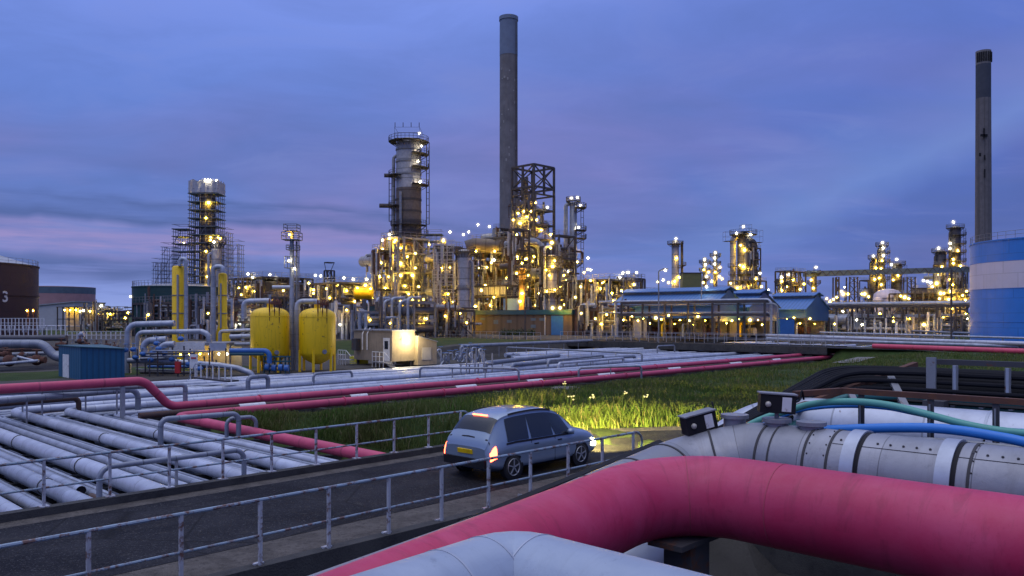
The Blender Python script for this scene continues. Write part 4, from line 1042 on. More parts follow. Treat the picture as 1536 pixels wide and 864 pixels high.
MB().box(W(267,551,66),(.42,.3,.95)).build('case',m_red,rb); p=W(267,560,66); MB().beam(V((p.x,p.y,-1)),p,.08).build('post',m_dark,rb)
sg=thing('sign_board',W(290,568,64.5),'white notice board with a red heading at the skid','sign')
MB().box(W(290.5,542,64.5),(.62,.05,1.15)).build('board',m_white,sg)
p=W(290.5,537,64.45); MB().box(p+V((0,-.02,0)),(.42,.02,.12)).build('heading',m_red,sg)
for s in (-.26,.26): p=W(290.5,552,64.6); MB().beam(V((p.x+s,p.y,-1.2)),V((p.x+s,p.y,p.z+.4)),.06).build('post',m_white,sg)
sp_=thing('stile',W(320,575,60),'dark steel stile with white handrail posts stepping over the silver pipes','stile')
p0=W(296,571,58.5); p1=W(350,577,56); 
MB().beam(p0+V((0,0,.25)),p1+V((0,0,.25)),.9,.12).build('deck',m_dark,sp_)
for i in range(7):
    f=i/6; p=p0.lerp(p1,f)+V((0,-.4,.2)); MB().beam(p,p+V((0,0,1.05)),.07).build('post',m_white,sp_)
MB().tube([p0+V((-.5,-.4,.1)),p0+V((0,-.4,1.25)),p1+V((0,-.4,1.25))],.035,8).build('handrail',m_railt,sp_)
# blue skid at the foot of the yellow tanks
bs=thing('pump_skid',W(412,560,69),'blue pump skid under the left yellow tank','pump skid')
gq=lambda px,py,d:W(px,py,d)
for px in (396,404,412,420,428,434): p=gq(px,558,69.4); p.z=-1; MB().beam(p,V((p.x,p.y,zat(534,69.4))),.10).build('post',m_tealr,bs)
for py in (535,542,549,555): MB().beam(gq(395,py,69.3),gq(436,py,69.3),.12).build('beam',m_tealr,bs)
for px,py in ((401,551),(411,552),(421,551),(430,552)): MB().tube([gq(px-3,py,69),gq(px+3,py,69)],.28,12).build('pump',m_bluebox,bs)
gp('blue pipe bending down at the left yellow tank',[(345,526),(399,526),(404,531),(404,545)],68.5,.22,m_bluebox,fil=.5)
gp('dark blue pipe just under the bright blue one at the left yellow tank',[(345,531),(396,531)],68.4,.14,m_tealr)

# ------------------------------------------------------------------ beige site office
q=G(588,551,-1.0); a0,b0=toab(q.x,q.y); b1=b_on_a(531,a0); a1=a_on_b(622,b0); a2=a_on_b(655,b0-.5)
of=thing('site_office',AB((a0+a1)/2,(b0+b1)/2,-1),'beige flat-roofed site office with a lit end wall and steps','cabin')
zt=zat(497,q.y)
MB().abox(a0,a1,b0,b1,-.45,zt).build('wall',m_beige,of)
MB().abox(a0-.12,a1+.1,b0-.12,b1+.12,zt+.003,zt+.12).build('roof',m_steel,of)
for aa in (a0+.3,a1-.3):
    for bb in (b0+.3,(b0+b1)/2,b1-.3): MB().abox(aa-.1,aa+.1,bb-.1,bb+.1,-1.1,-.45).build('stilt',m_dark,of)
d0,d1=b_on_a(585,a0),b_on_a(575.5,a0)
dr=MB().abox(a0-.06,a0-.01,d0,d1,-.4,1.85).build('door',m_white,of)
MB().abox(a0-.08,a0-.062,d0+.22,d1-.22,.75,1.55).build('window',m_glassd,dr)
for px in (546,553):
    bb=b_on_a(px,a0); MB().tube([AB(a0-.18,bb,.6),AB(a0-.18,bb,zt-.3),AB(a0+.2,bb,zt+.3)],.07,8,.2).build('vent_pipe',m_white,of)
MB().abox(a0-.55,a0-.02,b_on_a(541,a0),b_on_a(534,a0),.5,1.7).build('air_unit',m_dark,of)
for i in range(7): MB().abox(a0+.2+i*.4,a0+.26+i*.4,b0+1,b1-.4,zt+.125,zt+.16).build('roof_rib',m_galv,of)
mb=MB(); z1=zat(505,AB(a1,b0).y); z2=zat(513,AB(a2,b0).y)
mb.hexa([AB(a1+.01,b0-.5,-.9),AB(a2,b0-.5,-.9),AB(a2,b0+3,-.9),AB(a1+.01,b0+3,-.9),AB(a1+.01,b0-.5,z1),AB(a2,b0-.5,z2),AB(a2,b0+3,z2),AB(a1+.01,b0+3,z1)])
an=thing('annexe',AB((a1+a2)/2,b0+1,-.9),'low annexe with sloping roof, brightly lit, at the end of the office','cabin'); mb.build('wall',m_beige,an)
mb=MB(); e=.1
mb.hexa([AB(a1+.02,b0-.6,z1),AB(a2+e,b0-.6,z2),AB(a2+e,b0+3,z2),AB(a1+.02,b0+3,z1),AB(a1+.02,b0-.6,z1+.1),AB(a2+e,b0-.6,z2+.1),AB(a2+e,b0+3,z2+.1),AB(a1+.02,b0+3,z1+.1)]); mb.build('roof',m_steel,an)
MB().abox(a1+.5,a1+1.7,b0-.53,b0-.502,-.4,z2-.5).build('window',m_warmw,an)
lm=lamp(AB((a0+a1)/2,b0-.55,zt-.75),of,False,.22)
L=bpy.data.lights.new('wall_lamp','POINT'); L.energy=700; L.color=(1,.78,.36); L.shadow_soft_size=.2
o=bpy.data.objects.new('wall_lamp_light',L); COL.objects.link(o); put(o,AB((a0+a1)/2+.3,b0-1.0,zt-.75),of)
def steps(bc,nm,wd,label):
    t=thing('stairs',AB(a0-1,bc,-1),label,'stairs','office stairs')
    MB().abox(a0-1.1,a0-.07,bc-wd,bc+wd,-.52,-.45).build('landing',m_galv,t)
    for i in range(3): MB().abox(a0-.9,a0-.2,bc-wd-.25*(i+1),bc-wd-.25*i-.003,-.62-.14*i,-.57-.14*i).build('step',m_galv,t)
    for s in (0,1,2,3): 
        bb=bc+wd-s*.62*wd*1.0-.0; MB().beam(AB(a0-1.05,bb,-1),AB(a0-1.05,bb,.5),.05).build('post',m_white,t)
    MB().tube([AB(a0-1.05,bc+wd,.5),AB(a0-1.05,bc-wd,.5),AB(a0-1.05,bc-wd-.9,-.1)],.03,8).build('handrail',m_white,t)
    MB().tube([AB(a0-1.05,bc+wd,.05),AB(a0-1.05,bc-wd,.05)],.03,8).build('mid_rail',m_white,t)
steps((d0+d1)/2,'a',.95,'white-railed steps at the office door')
steps(b1+.6,'b',.7,'white-railed steps at the left end of the office')
gl=M_paint('yellow_skip_paint',(.55,.50,.03),.5,0,2,.2)
o=MB().abox(a0+.5,a0+2,b1+.3,b1+1.5,-1,-.2).build('yellow_bin',gl); tag(o,'small yellow bin under the left steps of the office','bin')
# ================================================================== the refinery behind
def vec_u(s): return AB(s,0)
class Col:
    """upright process column: shell, ring platforms with rails, ladder, riser pipes, lamps"""
    def __init__(s,name,label,cat,px,d,wpx,ytop,mat,group=None,z0=0,dome=True,prof=None,n=28):
        s.d=d; s.r=wpx/2/F*d; s.c=W(px,474,d); s.c.z=z0; s.H=zat(ytop,d)-z0
        s.t=thing(name,s.c,label,cat,group)
        P=prof or [(s.r,0),(s.r,s.H)]
        if not prof: P=[(s.r,0)]+[(s.r,s.H-s.r*.5)]+([(s.r*.8,s.H-s.r*.15),(s.r*.4,s.H-.02*s.r),(.001,s.H)] if dome else [(s.r,s.H),(s.r*.86,s.H),(.001,s.H-.2)])
        s.shell=MB().lathe(P,s.c,n).build('shell',mat,s.t)
    def ring(s,y,mat,w=.12,h=.25):
        z=zat(y,s.d)-s.c.z; MB().lathe([(s.r+.003,z-h),(s.r+w,z-h),(s.r+w,z+h),(s.r+.003,z+h)],s.c,24).build('ring',mat,s.t)
    def plat(s,y,q0=-200,q1=20,w=1.1,rail=1.1,mat=None):
        z=zat(y,s.d); q0,q1=radians(q0),radians(q1); mat=mat or m_dark; n=max(6,int((q1-q0)*5))
        ro=s.r+w; mb=MB(); mb.lathe([(s.r+.02,z-.08-s.c.z),(ro,z-.08-s.c.z),(ro,z-s.c.z),(s.r+.02,z-s.c.z)],s.c,n,q0,q1)
        p=mb.build('platform',mat,s.t); mb=MB(); pr=[]
        for i in range(n+1):
            q=q0+(q1-q0)*i/n; x=V((s.c.x+ro*cos(q),s.c.y+ro*sin(q),z)); mb.beam(x,x+V((0,0,rail)),.07); pr.append(x)
        for zz in (.5,1.0):
            for i in range(n): mb.beam(pr[i]+V((0,0,rail*zz)),pr[i+1]+V((0,0,rail*zz)),.07)
        mb.build('railing',mat,p)
        mb=MB()
        for i in range(0,n+1,2):
            q=q0+(q1-q0)*i/n; mb.beam((s.c.x+s.r*cos(q),s.c.y+s.r*sin(q),z-1.2),pr[i]-V((0,0,.08)),.09)
        mb.build('bracket',mat,p)
    def ladder(s,y0,y1,q=-60,off=.5,mat=None):
        q=radians(q); z0,z1=zat(y0,s.d),zat(y1,s.d); e=V((cos(q),sin(q),0)); t=V((-sin(q),cos(q),0)); c=V((s.c.x,s.c.y,0))+e*(s.r+off)
        mb=MB()
        for k in (-.25,.25): mb.beam(c+t*k+V((0,0,z0)),c+t*k+V((0,0,z1)),.08)
        z=z0
        while z<z1: mb.beam(c-t*.25+V((0,0,z)),c+t*.25+V((0,0,z)),.06); z+=.9
        z=z0+2.2
        while z<z1:
            mb.beam(c-t*.35+V((0,0,z)),c-t*.35+e*.7+V((0,0,z)),.06); mb.beam(c-t*.35+e*.7+V((0,0,z)),c+t*.35+e*.7+V((0,0,z)),.06); mb.beam(c+t*.35+e*.7+V((0,0,z)),c+t*.35+V((0,0,z)),.06); z+=1.6
        for k in (-.35,0,.35): mb.beam(c+t*k+e*.7+V((0,0,z0+2.2)),c+t*k+e*.7+V((0,0,z1)),.05)
        mb.build('ladder',mat or m_dark,s.t)
    def riser(s,q,y0,y1,r,mat,top=True,off=.25):
        q=radians(q); e=V((cos(q),sin(q),0)); c=V((s.c.x,s.c.y,0))+e*(s.r+r+off); z0,z1=zat(y0,s.d),zat(y1,s.d)
        pts=[c+V((0,0,z0)),c+V((0,0,z1))]
        if top: pts.append(V((s.c.x,s.c.y,z1))+e*s.r*.3)
        MB().tube(pts,r,8,fil=r*2.5,k=5).build('riser_pipe',mat,s.t)
    def stub(s,q,y,r,l,mat):
        q=radians(q); e=V((cos(q),sin(q),0)); z=zat(y,s.d); c=V((s.c.x,s.c.y,z)); MB().tube([c+e*s.r,c+e*(s.r+l)],r,10).build('nozzle',mat,s.t)
    def lamps(s,warm=(),white=(),big=()): plamps(s.t,lambda px,py:s.d-sqrt(max((s.r+1.0)**2-((px-768)/F*s.d-s.c.x)**2,0)),warm,white,big)

class Frame:
    """open steel structure on the site grid: columns, floor beams, decks, rails, bracing"""
    def __init__(s,name,label,cat,a0,a1,b0,b1,levels,na,nb,mat=None,group=None,z0=0,post=.45,deck=True,brace=True,rail=True,beams=True,rails_mat=None):
        s.t=thing(name,AB((a0+a1)/2,(b0+b1)/2,z0),label,cat,group); mat=mat or m_dark; s.mat=mat
        s.a0,s.a1,s.b0,s.b1=a0,a1,b0,b1
        A_=[a0+(a1-a0)*i/na for i in range(na+1)]; B_=[b0+(b1-b0)*i/nb for i in range(nb+1)]; top=levels[-1]; s.A_,s.B_=A_,B_
        for a in A_:
            for b in B_:
                MB().beam(AB(a,b,z0),AB(a,b,top),post,post).build('post',mat,s.t)
        for k,z in enumerate(levels):
            mb=MB()
            for a in A_: mb.beam(AB(a,b0,z),AB(a,b1,z),.3,.42)
            for b in B_: mb.beam(AB(a0,b,z-.02),AB(a1,b,z-.02),.3,.42)
            mb.build('floor_beams',mat,s.t)
            if deck and (deck is True or k in deck):
                dk=MB().abox(a0+.2,a1-.2,b0+.2,b1-.2,z+.22,z+.27).build('deck',m_steel,s.t)
            if rail and (rail is True or k in rail):
                mb=MB()
                for (p,q) in ((AB(a0,b0),AB(a0,b1)),(AB(a0,b0),AB(a1,b0)),(AB(a1,b0),AB(a1,b1)),(AB(a0,b1),AB(a1,b1))):
                    L=(q-p).length; n=max(2,int(L/1.6))
                    for i in range(n+1):
                        x=p.lerp(q,i/n)+V((0,0,z+.22)); mb.beam(x,x+V((0,0,1.1)),.06)
                    for h in (.55,1.1): mb.beam(p+V((0,0,z+.22+h)),q+V((0,0,z+.22+h)),.06)
                mb.build('railing',rails_mat or m_steel,s.t)
        if brace:
            mb=MB(); zz=[z0]+list(levels); rb=random.Random(int(a0*7+b0*3))
            for k in range(len(zz)-1):
                for i in range(nb):
                    if rb.random()<.7:
                        f=rb.random()<.5; mb.beam(AB(a0,B_[i+(0 if f else 1)],zz[k]),AB(a0,B_[i+(1 if f else 0)],zz[k+1]),.18)
                for i in range(na):
                    if rb.random()<.7:
                        f=rb.random()<.5; mb.beam(AB(A_[i+(0 if f else 1)],b0,zz[k]),AB(A_[i+(1 if f else 0)],b0,zz[k+1]),.18)
            mb.build('bracing',mat,s.t)
    def fill(s,seed,levels,npipe=6,ndrum=2,mats=None,nris=4,rng=(.12,.45),hmax=3.2):
        r=random.Random(seed); npipe=int(npipe*2.1); nris=int(nris*2.4); mats=mats or (m_silver,m_silver2,m_darkp,m_brown,m_colgrey,m_silver)
        for z in levels:
            for i in range(npipe):
                rr=rng[0]+(rng[1]-rng[0])*r.random()**2; zz=z+.45+rr+r.uniform(0,hmax-.6)
                if r.random()<.6:
                    b0_=r.uniform(s.b0,s.b1); b1_=r.uniform(s.b0,s.b1); a=r.uniform(s.a0,s.a0+(s.a1-s.a0)*.8)
                    if abs(b1_-b0_)<3: b1_=b0_+4
                    pts=[AB(a,b0_,zz),AB(a,b1_,zz)]
                    if r.random()<.6: pts.append(AB(a,b1_,zz-r.uniform(1.5,4)))
                    if r.random()<.4: pts.insert(0,AB(a,b0_,zz+r.uniform(1.2,3)))
                else:
                    a0_=r.uniform(s.a0-.5,s.a1); a1_=r.uniform(s.a0,s.a1+.5); b=r.uniform(s.b0,s.b0+(s.b1-s.b0)*.8)
                    if abs(a1_-a0_)<3: a1_=a0_+4
                    pts=[AB(a0_,b,zz),AB(a1_,b,zz)]
                    if r.random()<.6: pts.append(AB(a1_,b,zz-r.uniform(1.5,4)))
                MB().tube(pts,rr,8,fil=rr*2.2,k=3).build('pipe',r.choice(mats),s.t)
            for i in range(ndrum):
                rr=r.uniform(.7,1.3); L=r.uniform(3,6); b=r.uniform(s.b0+1,max(s.b0+1.1,s.b1-L)); a=r.uniform(s.a0+.6,s.a0+(s.a1-s.a0)*.6); zz=z+.5+rr
                MB().tube([AB(a,b,zz),AB(a,b+.5,zz),AB(a,b+L,zz),AB(a,b+L+.5,zz)],lambda u,rr=rr,L=L: rr if .2<u<L+.8 else rr*.45,14).build('drum',r.choice((m_silver2,m_colgrey,m_warmw,m_silver,m_darkp)),s.t)
            for i in range(nris):
                rr=r.uniform(.1,.35); a=r.uniform(s.a0-.6,s.a1); b=r.uniform(s.b0-.6,s.b1)
                if r.random()<.6: a=s.a0-.4
                MB().tube([AB(a,b,z-r.uniform(0,2)),AB(a,b,z+r.uniform(2,hmax+1.5))],rr,8).build('riser_pipe',r.choice(mats),s.t)
    def rlamps(s,seed,n,levels,warmp=.85,size=1.7):
        r=random.Random(seed)
        for i in range(n):
            z=r.choice(levels)+r.uniform(1.8,3.0)
            if r.random()<.55: p=AB(s.a0-.35,r.uniform(s.b0,s.b1),z)
            else: p=AB(r.uniform(s.a0,s.a1),s.b0-.35,z)
            if r.random()<.3: p=AB(r.uniform(s.a0+.5,s.a1-.5),r.uniform(s.b0+.5,s.b1-.5),z)
            lamp(p,s.t,r.random()<warmp,size*r.uniform(.75,1.25)*p.y/F)
    def plamps(s,warm=(),white=(),big=()):
        d=AB((s.a0+s.a1)/2,(s.b0+s.b1)/2).y-(s.a1-s.a0+s.b1-s.b0)*.26
        plamps(s.t,d,warm,white,big)
def fr_at(px0,px1,d,depth_a):
    """site-grid rectangle whose picture spans px0..px1 at about depth d: returns a0,a1,b0,b1"""
    xl=(px0-768)/F*d; xr=(px1-768)/F*d; w=xr-xl
    da=depth_a; db=max((w-da*UX)/UY,2.0)
    # left corner = (a0,b1); right corner=(a1,b0)
    cx=(xl+xr)/2; a,b=toab(cx,d)
    return a-da/2,a+da/2,b-db/2,b+db/2

# ---------------------------------------------------------------- chimneys
d=262; c=W(763,474,d); c.z=0; H=zat(26,d); r=13.6/F*d
t=thing('chimney',c,'tallest chimney of weathered concrete with a blue-grey top section','chimney')
MB().lathe([(r*1.02,0),(r,H*.5),(r*.985,zat(84,d)),],c,40).build('shaft',m_stack,t)
zb=zat(84,d); MB().lathe([(r*1.0,zb+.02),(r*.985,H-1.2),(r*1.05,H-1.2),(r*1.05,H),(r*.8,H),(r*.8,H-4),(.001,H-4)],c,40).build('top_section',m_stackb,t)
q=radians(-38); mb=MB()
for k_ in (-.3,.3):
    e=V((cos(q)*(r+.25)-sin(q)*k_,sin(q)*(r+.25)+cos(q)*k_,0)); mb.beam(c+e+V((0,0,8)),c+e+V((0,0,H-2)),.10)
for i in range(70): 
    z=9+i*1.25; e=lambda k_:c+V((cos(q)*(r+.25)-sin(q)*k_,sin(q)*(r+.25)+cos(q)*k_,z)); mb.beam(e(-.3),e(.3),.08)
mb.build('ladder',m_dark,t)
m_chpatch=M_paint('pale_repair',(.34,.33,.34),.9,0,1,.5); rc=random.Random(2)
for i in range(26):
    z=rc.uniform(30,zb-3); q=radians(rc.uniform(-160,-20)); w_=rc.uniform(.08,.22); h=rc.uniform(.3,.9); rr=r*1.015
    f=lambda qq,zz:c+V((rr*cos(qq)*1.003,rr*sin(qq)*1.003,zz)); MB().quad
    mb=MB(); mb.quad([f(q-w_/2,z),f(q+w_/2,z),f(q+w_/2,z+h),f(q-w_/2,z+h)]); mb.build('patch',m_chpatch,t)
d=235; c=W(1475,474,d); c.z=0; H=zat(77,d); r0,r1=11.6/F*d,10.0/F*d
t=thing('chimney',c,'dark ribbed chimney behind the blue and white tank','chimney')
z1=zat(148,d)
MB().lathe([(r0,0),(r0+(r1-r0)*(z1/H),z1)],c,32).build('shaft',M_corr('chimney_ribs',(.15,.14,.155),1.15,(1,0),.85,0,.6),t)
MB().lathe([(r1*1.02,z1+.02),(r1*1.02,H-4)],c,32).build('dark_band',M_paint('chimney_dark',(.05,.06,.09),.8,0,.5,.4),t)
mb=MB(); mb.lathe([(r1*1.02,H-3.98),(r1*1.04,H),(r1*.8,H),(r1*.8,H-3)],c,32); mb.build('crown_ring',m_stack,t)
for i in range(10):
    q=radians(-165+i*16); e=V((cos(q),sin(q),0)); MB().beam(c+e*(r1*1.05)+V((0,0,H-3.4)),c+e*(r1*1.05)+V((0,0,H-.6)),.45,.12).build('vent_slot',m_blackp,t)
for px,py,w_,h in ((1476,203,2.0,.7),(1476,200,.35,3),(1470,232,.5,1.0),(1477,260,.3,2.5),(1477,236,.3,1.4)):
    p=W(px,py,d-r0-.05); MB().box(p,(w_,.25,h)).build('ledge',m_blackp,t)

# ---------------------------------------------------------------- scaffolded tower at the left
d=190
cl=Col('scaffolded_tower','dark tower wrapped in scaffolding with pale sheeting at its top','tower',311,d,24,272,m_coldark,dome=False)
cx,cy=cl.c.x,cl.c.y
def scaff(x0,x1,y0,y1,z0,z1,parent,sx=2.0,sz=2.0,mat=None,name='scaffold',decks=True,th=.085):
    mat=mat or m_galv; nx=max(1,round((x1-x0)/sx)); ny=max(1,round((y1-y0)/sx)); nz=max(1,round((z1-z0)/sz)); mb=MB()
    X=[x0+(x1-x0)*i/nx for i in range(nx+1)]; Y=[y0+(y1-y0)*i/ny for i in range(ny+1)]; Zs=[z0+(z1-z0)*i/nz for i in range(nz+1)]
    for x in X:
        for y in Y:
            if x in (X[0],X[-1]) or y in (Y[0],Y[-1]): mb.beam((x,y,z0),(x,y,z1),th)
    for z in Zs:
        for y in (Y[0],Y[-1]): mb.beam((x0-.4,y,z),(x1+.4,y,z),th); mb.beam((x0-.4,y,z+1.0),(x1+.4,y,z+1.0),th*.8)
        for x in (X[0],X[-1]): mb.beam((x,y0-.4,z),(x,y1+.4,z),th); mb.beam((x,y0,z+1.0),(x,y1,z+1.0),th*.8)
    for i in range(nz):
        a=i%nx; mb.beam((X[a],y0,Zs[i]),(X[min(a+1,nx)],y0,Zs[i+1]),th)
    mb.build(name,mat,parent)
    if decks:
        for z in Zs[1:]:
            mb=MB(); mb.box(((x0+x1)/2,(y0+y1)/2,z-.1),(x1-x0+.8,y1-y0+.4,.10)); mb.build('boards',m_bluegrey,parent)
scaff(cx-3.2,cx+3.2,cy-2.6,cy+2.2,0,zat(292,d),cl.t,mat=m_scaf,sx=1.3,sz=1.9,th=.11)
scaff(cx-6.8,cx-3.5,cy-3,cy+1,0,zat(345,d),cl.t,mat=m_scaf,sx=1.2,th=.10,sz=1.8)
scaff(cx-9.4,cx-7.1,cy-3,cy+1,0,zat(372,d),cl.t,mat=m_scaf,decks=False,sx=1.2,sz=1.8)
scaff(cx-11.5,cx-9.6,cy-3,cy+1,0,zat(395,d),cl.t,mat=m_scaf,decks=False,sx=1.2,sz=1.8)
scaff(cx+3.5,cx+5.6,cy-3,cy+1,0,zat(350,d),cl.t,mat=m_steel,decks=False,sx=1.3); scaff(cx+5.8,cx+8.2,cy-3,cy+1,0,zat(368,d),cl.t,mat=m_steel,decks=False,sx=1.3)
m_sheet=M_paint('pale_sheeting',(.40,.42,.50),.8,0,1.2,.5)
z0,z1=zat(291,d),zat(273,d)
mb=MB()
for q0,q1 in (((-3.4,-2.7),(3.4,-2.7)),((3.4,-2.7),(3.4,2.4)),((3.4,2.4),(-3.4,2.4)),((-3.4,2.4),(-3.4,-2.7))):
    n=12
    for i in range(n):
        f0,f1=i/n,(i+1)/n; w0,w1=.12*sin(i*2.1),.12*sin((i+1)*2.1)
        p=lambda f,z,w_:(cx+q0[0]+(q1[0]-q0[0])*f,cy+q0[1]+(q1[1]-q0[1])*f-w_,z)
        mb.quad([p(f0,z0,w0),p(f1,z0,w1),p(f1,z1+.3*sin(i*1.7),w1),p(f0,z1+.3*sin((i-1)*1.7),w0)])
mb.build('sheeting',m_sheet,cl.t)
cl.lamps(warm=[(309,327),(316,356),(326,356),(309,377),(311,415),(310,429),(276,365),(312,440)],white=[(313,270),(308,270),(319,271),(325,271)],big=[(313,304),(313,401)])
cg=Col('column','slim grey column with a lit platform top in front of the scaffolded tower','column',325,172,15,362,m_colgrey)
cg.plat(364,-220,40,.9); cg.ladder(455,366,-20); cg.lamps(warm=[(316,360),(330,358)],white=[(321,363)]); cg.riser(200,455,380,.3,m_silver)

# ---------------------------------------------------------------- main crude column and its base structure
d=202
mc=Col('crude_column','tall two-tone column with many ringed bands, tallest of the columns','column',613,d,37,207,m_colgrey,n=40,prof=None)
z=zat(283,d)
MB().lathe([(mc.r+.06,0),(mc.r+.06,z)],mc.c,40).build('lower_shell',m_brownst,mc.t)
for y in (225,243,262,300,318,333,347): mc.ring(y,m_dark if y>283 else m_steel,.18,.22)
mc.plat(213,-360,0,1.9,1.2); cage(mc.c.x,mc.c.y,zat(211,d),zat(195,d),6.2,mc.t,m_dark)
for dx in (-3,-1,1,3): MB().beam((mc.c.x+dx,mc.c.y-3,zat(195,d)),(mc.c.x+dx,mc.c.y-3,zat(188,d)),.12).build('vent_stub',m_dark,mc.t)
for y in (232,252,278,): mc.plat(y,-70,30,1.9)
for y in (264,310,): mc.plat(y,-215,-120,1.9)
mc.plat(338,-220,30,1.4); mc.plat(352,-220,40,1.8)
mc.ladder(350,214,-8,1.5); mc.ladder(345,265,-185,1.2)
mc.riser(188,350,234,.42,m_colgrey); mc.riser(176,350,262,.3,m_steel); mc.stub(-175,309,.55,4.2,m_dark); mc.stub(-172,264,.5,3,m_dark); mc.riser(-115,480,290,.35,m_silver2,False)
mc.lamps(warm=[],white=[(629,200),(632,219),(627,242),(631,272),(630,273)])
f=Frame('column_structure','lamp-filled steel structure around the foot of the tallest column','process structure',*fr_at(573,642,188,9),[5,9.5,14,18.5,22],2,3,m_steel)
f.fill(5,[.5,5,9.5,14,18.5],5,2,nris=5)
f.plamps(warm=[(584,358),(574,374),(611,385),(588,403),(623,402),(572,394),(583,415),(607,429),(589,445),(619,449),(635,449),(570,415),(601,372),(623,380),(592,432),(613,441),(578,432),(628,430),(600,452),(577,455),(596,385)],white=[(574,360),(584,352)],big=[(597,370),(601,395),(601,413),(593,419),(619,413)])
f.rlamps(92,16,[.5,5,9.5,14,18.5])
d=196; sc=thing('scaffold_tower',W(647,480,d),'bare grey scaffolding standing right of the tallest column','scaffold')
x0,x1=W(637,0,d).x,W(662,0,d).x; scaff(x0,x1,d-2,d+2,0,zat(352,d),sc,mat=m_steel,sx=1.6,sz=1.7)

# ---------------------------------------------------------------- exchanger bank in front
d=150; a0,a1,b0,b1=fr_at(566,654,d,5)
eb=Frame('exchanger_bank','rack of dark round-ended exchangers behind the site office','exchanger bank',a0,a1,b0,b1,[3.2,6.4],1,4,m_steel,brace=False,deck=[1],post=.3)
re=random.Random(8)
for lv,z in enumerate((1.7,4.9)):
    for i in range(7):
        b=b0+.9+(b1-b0-1.8)*i/6; rr=.78
        dr=MB().tube([AB(a0-.7,b,z),AB(a0-.5,b,z),AB(a1+.3,b,z)],lambda u,rr=rr: rr*.55 if u<.1 else rr,16).build('exchanger',m_darkp,eb.t)
        MB().tube([AB(a0-.35,b,z),AB(a0-.2,b,z)],rr*1.13,16).build('flange',m_steel,dr)
for i in range(5):
    b=b0+.6+(b1-b0-1.2)*i/4; MB().tube([AB(a0-.9,b,0),AB(a0-.9,b,7.4-re.random()),AB(a0+2,b,7.4)],.28,10,fil=.7).build('riser_pipe',m_silver,eb.t)
eb.plamps(warm=[(640,478),(575,486)],white=[])

# ---------------------------------------------------------------- reactor section with silver drum column, scaffolding and furnace
d=186
f=Frame('reactor_structure','scaffold-filled steel structure left of the wide silver column, brightly lit low down','process structure',*fr_at(655,690,d,7),[4,8,12,16,20],2,2,m_dark)
f.fill(15,[0,4,8,12,16],5,1,nris=5)
x0,x1=W(657,0,d).x,W(684,0,d).x; scaff(x0,x1,d-9,d-7.2,0,zat(372,d),f.t,mat=m_galv,sx=1.5,sz=1.7,decks=False)
f.plamps(warm=[(675,401),(660,425),(658,415),(722,435),(678,453),(672,441),(666,460),(683,470),(690,440),(663,402)],white=[(665,360),(675,348)],big=[(665,361),(680,486),(673,467),(684,489)])
rcl=Col('reactor_column','wide silver column standing left of the brown building','column',696,178,20,374,m_colgrey)
rcl.plat(378,-360,0,1.0); rcl.ring(430,m_steel,.3,.3); rcl.ring(468,m_steel,.5,.5); rcl.riser(-20,474,392,.35,m_silver2,True); rcl.lamps(white=[(695,352),(703,348)])
MB().lathe([(rcl.r*1.25,0),(rcl.r*1.25,zat(474,178)),(rcl.r,zat(466,178))],rcl.c,24).build('skirt',m_warmw,rcl.t)
# furnace block
d=212; a0,a1,b0,b1=fr_at(702,832,d,16)
fu=Frame('furnace_structure','dark furnace structure with brown ducts at the foot of the tallest chimney','process structure',a0,a1,b0,b1,[4,8,12,16,20,24],3,5,m_dark,deck=[1,2,3,4])
fu.fill(33,[0,4,8,12,16,20],7,2,mats=(m_brown,m_darkp,m_silver2,m_brownst,m_darkp,m_colgrey),nris=5)
MB().abox(a0+2,a1-2,b0+3,b1-4,12.5,18).build('casing',m_brown,fu.t)
MB().abox(a0+1,a1-1,b0+8,b1-2,1,7.6).build('casing',m_dark,fu.t)
MB().tube([W(700,372,206),W(712,368,206),W(775,372,206),W(790,388,206)],1.9,20,fil=3).build('flue_duct',m_brownst,fu.t)
MB().tube([W(783,366,205),W(800,361,205),W(813,372,205),W(813,398,205)],1.1,16,fil=2.5).build('flue_duct',m_silver2,fu.t)
fu.plamps(warm=[(714,377),(737,394),(730,401),(707,413),(777,389),(788,389),(801,385),(796,413),(805,415),(820,405),(820,435),(793,430),(760,418),(745,440),(770,445),(728,428),(808,440),(790,405),(812,420),(752,402),(719,402),(742,377)],white=[(717,337),(734,340)],big=[(782,375),(783,437)])
fu.rlamps(91,22,[0,4,8,12,16])
# air cooler row in front of the furnace
d=190; a0,a1,b0,b1=fr_at(708,786,d,6)
ac=Frame('air_cooler','long row of air coolers with pale fins in front of the furnace','air cooler',a0,a1,b0,b1,[8.5,11],1,6,m_dark,deck=[0],brace=False,post=.3)
for i in range(16):
    b=b0+(b1-b0)*(i+.5)/16; MB().abox(a0-.15,a0+.1,b-.28,b+.28,9,11).build('fin_panel',m_galv,ac.t)
ac.fill(71,[0,3.5],9,1,nris=4); ac.plamps(warm=[(722,436),(741,446),(760,432),(735,458)])
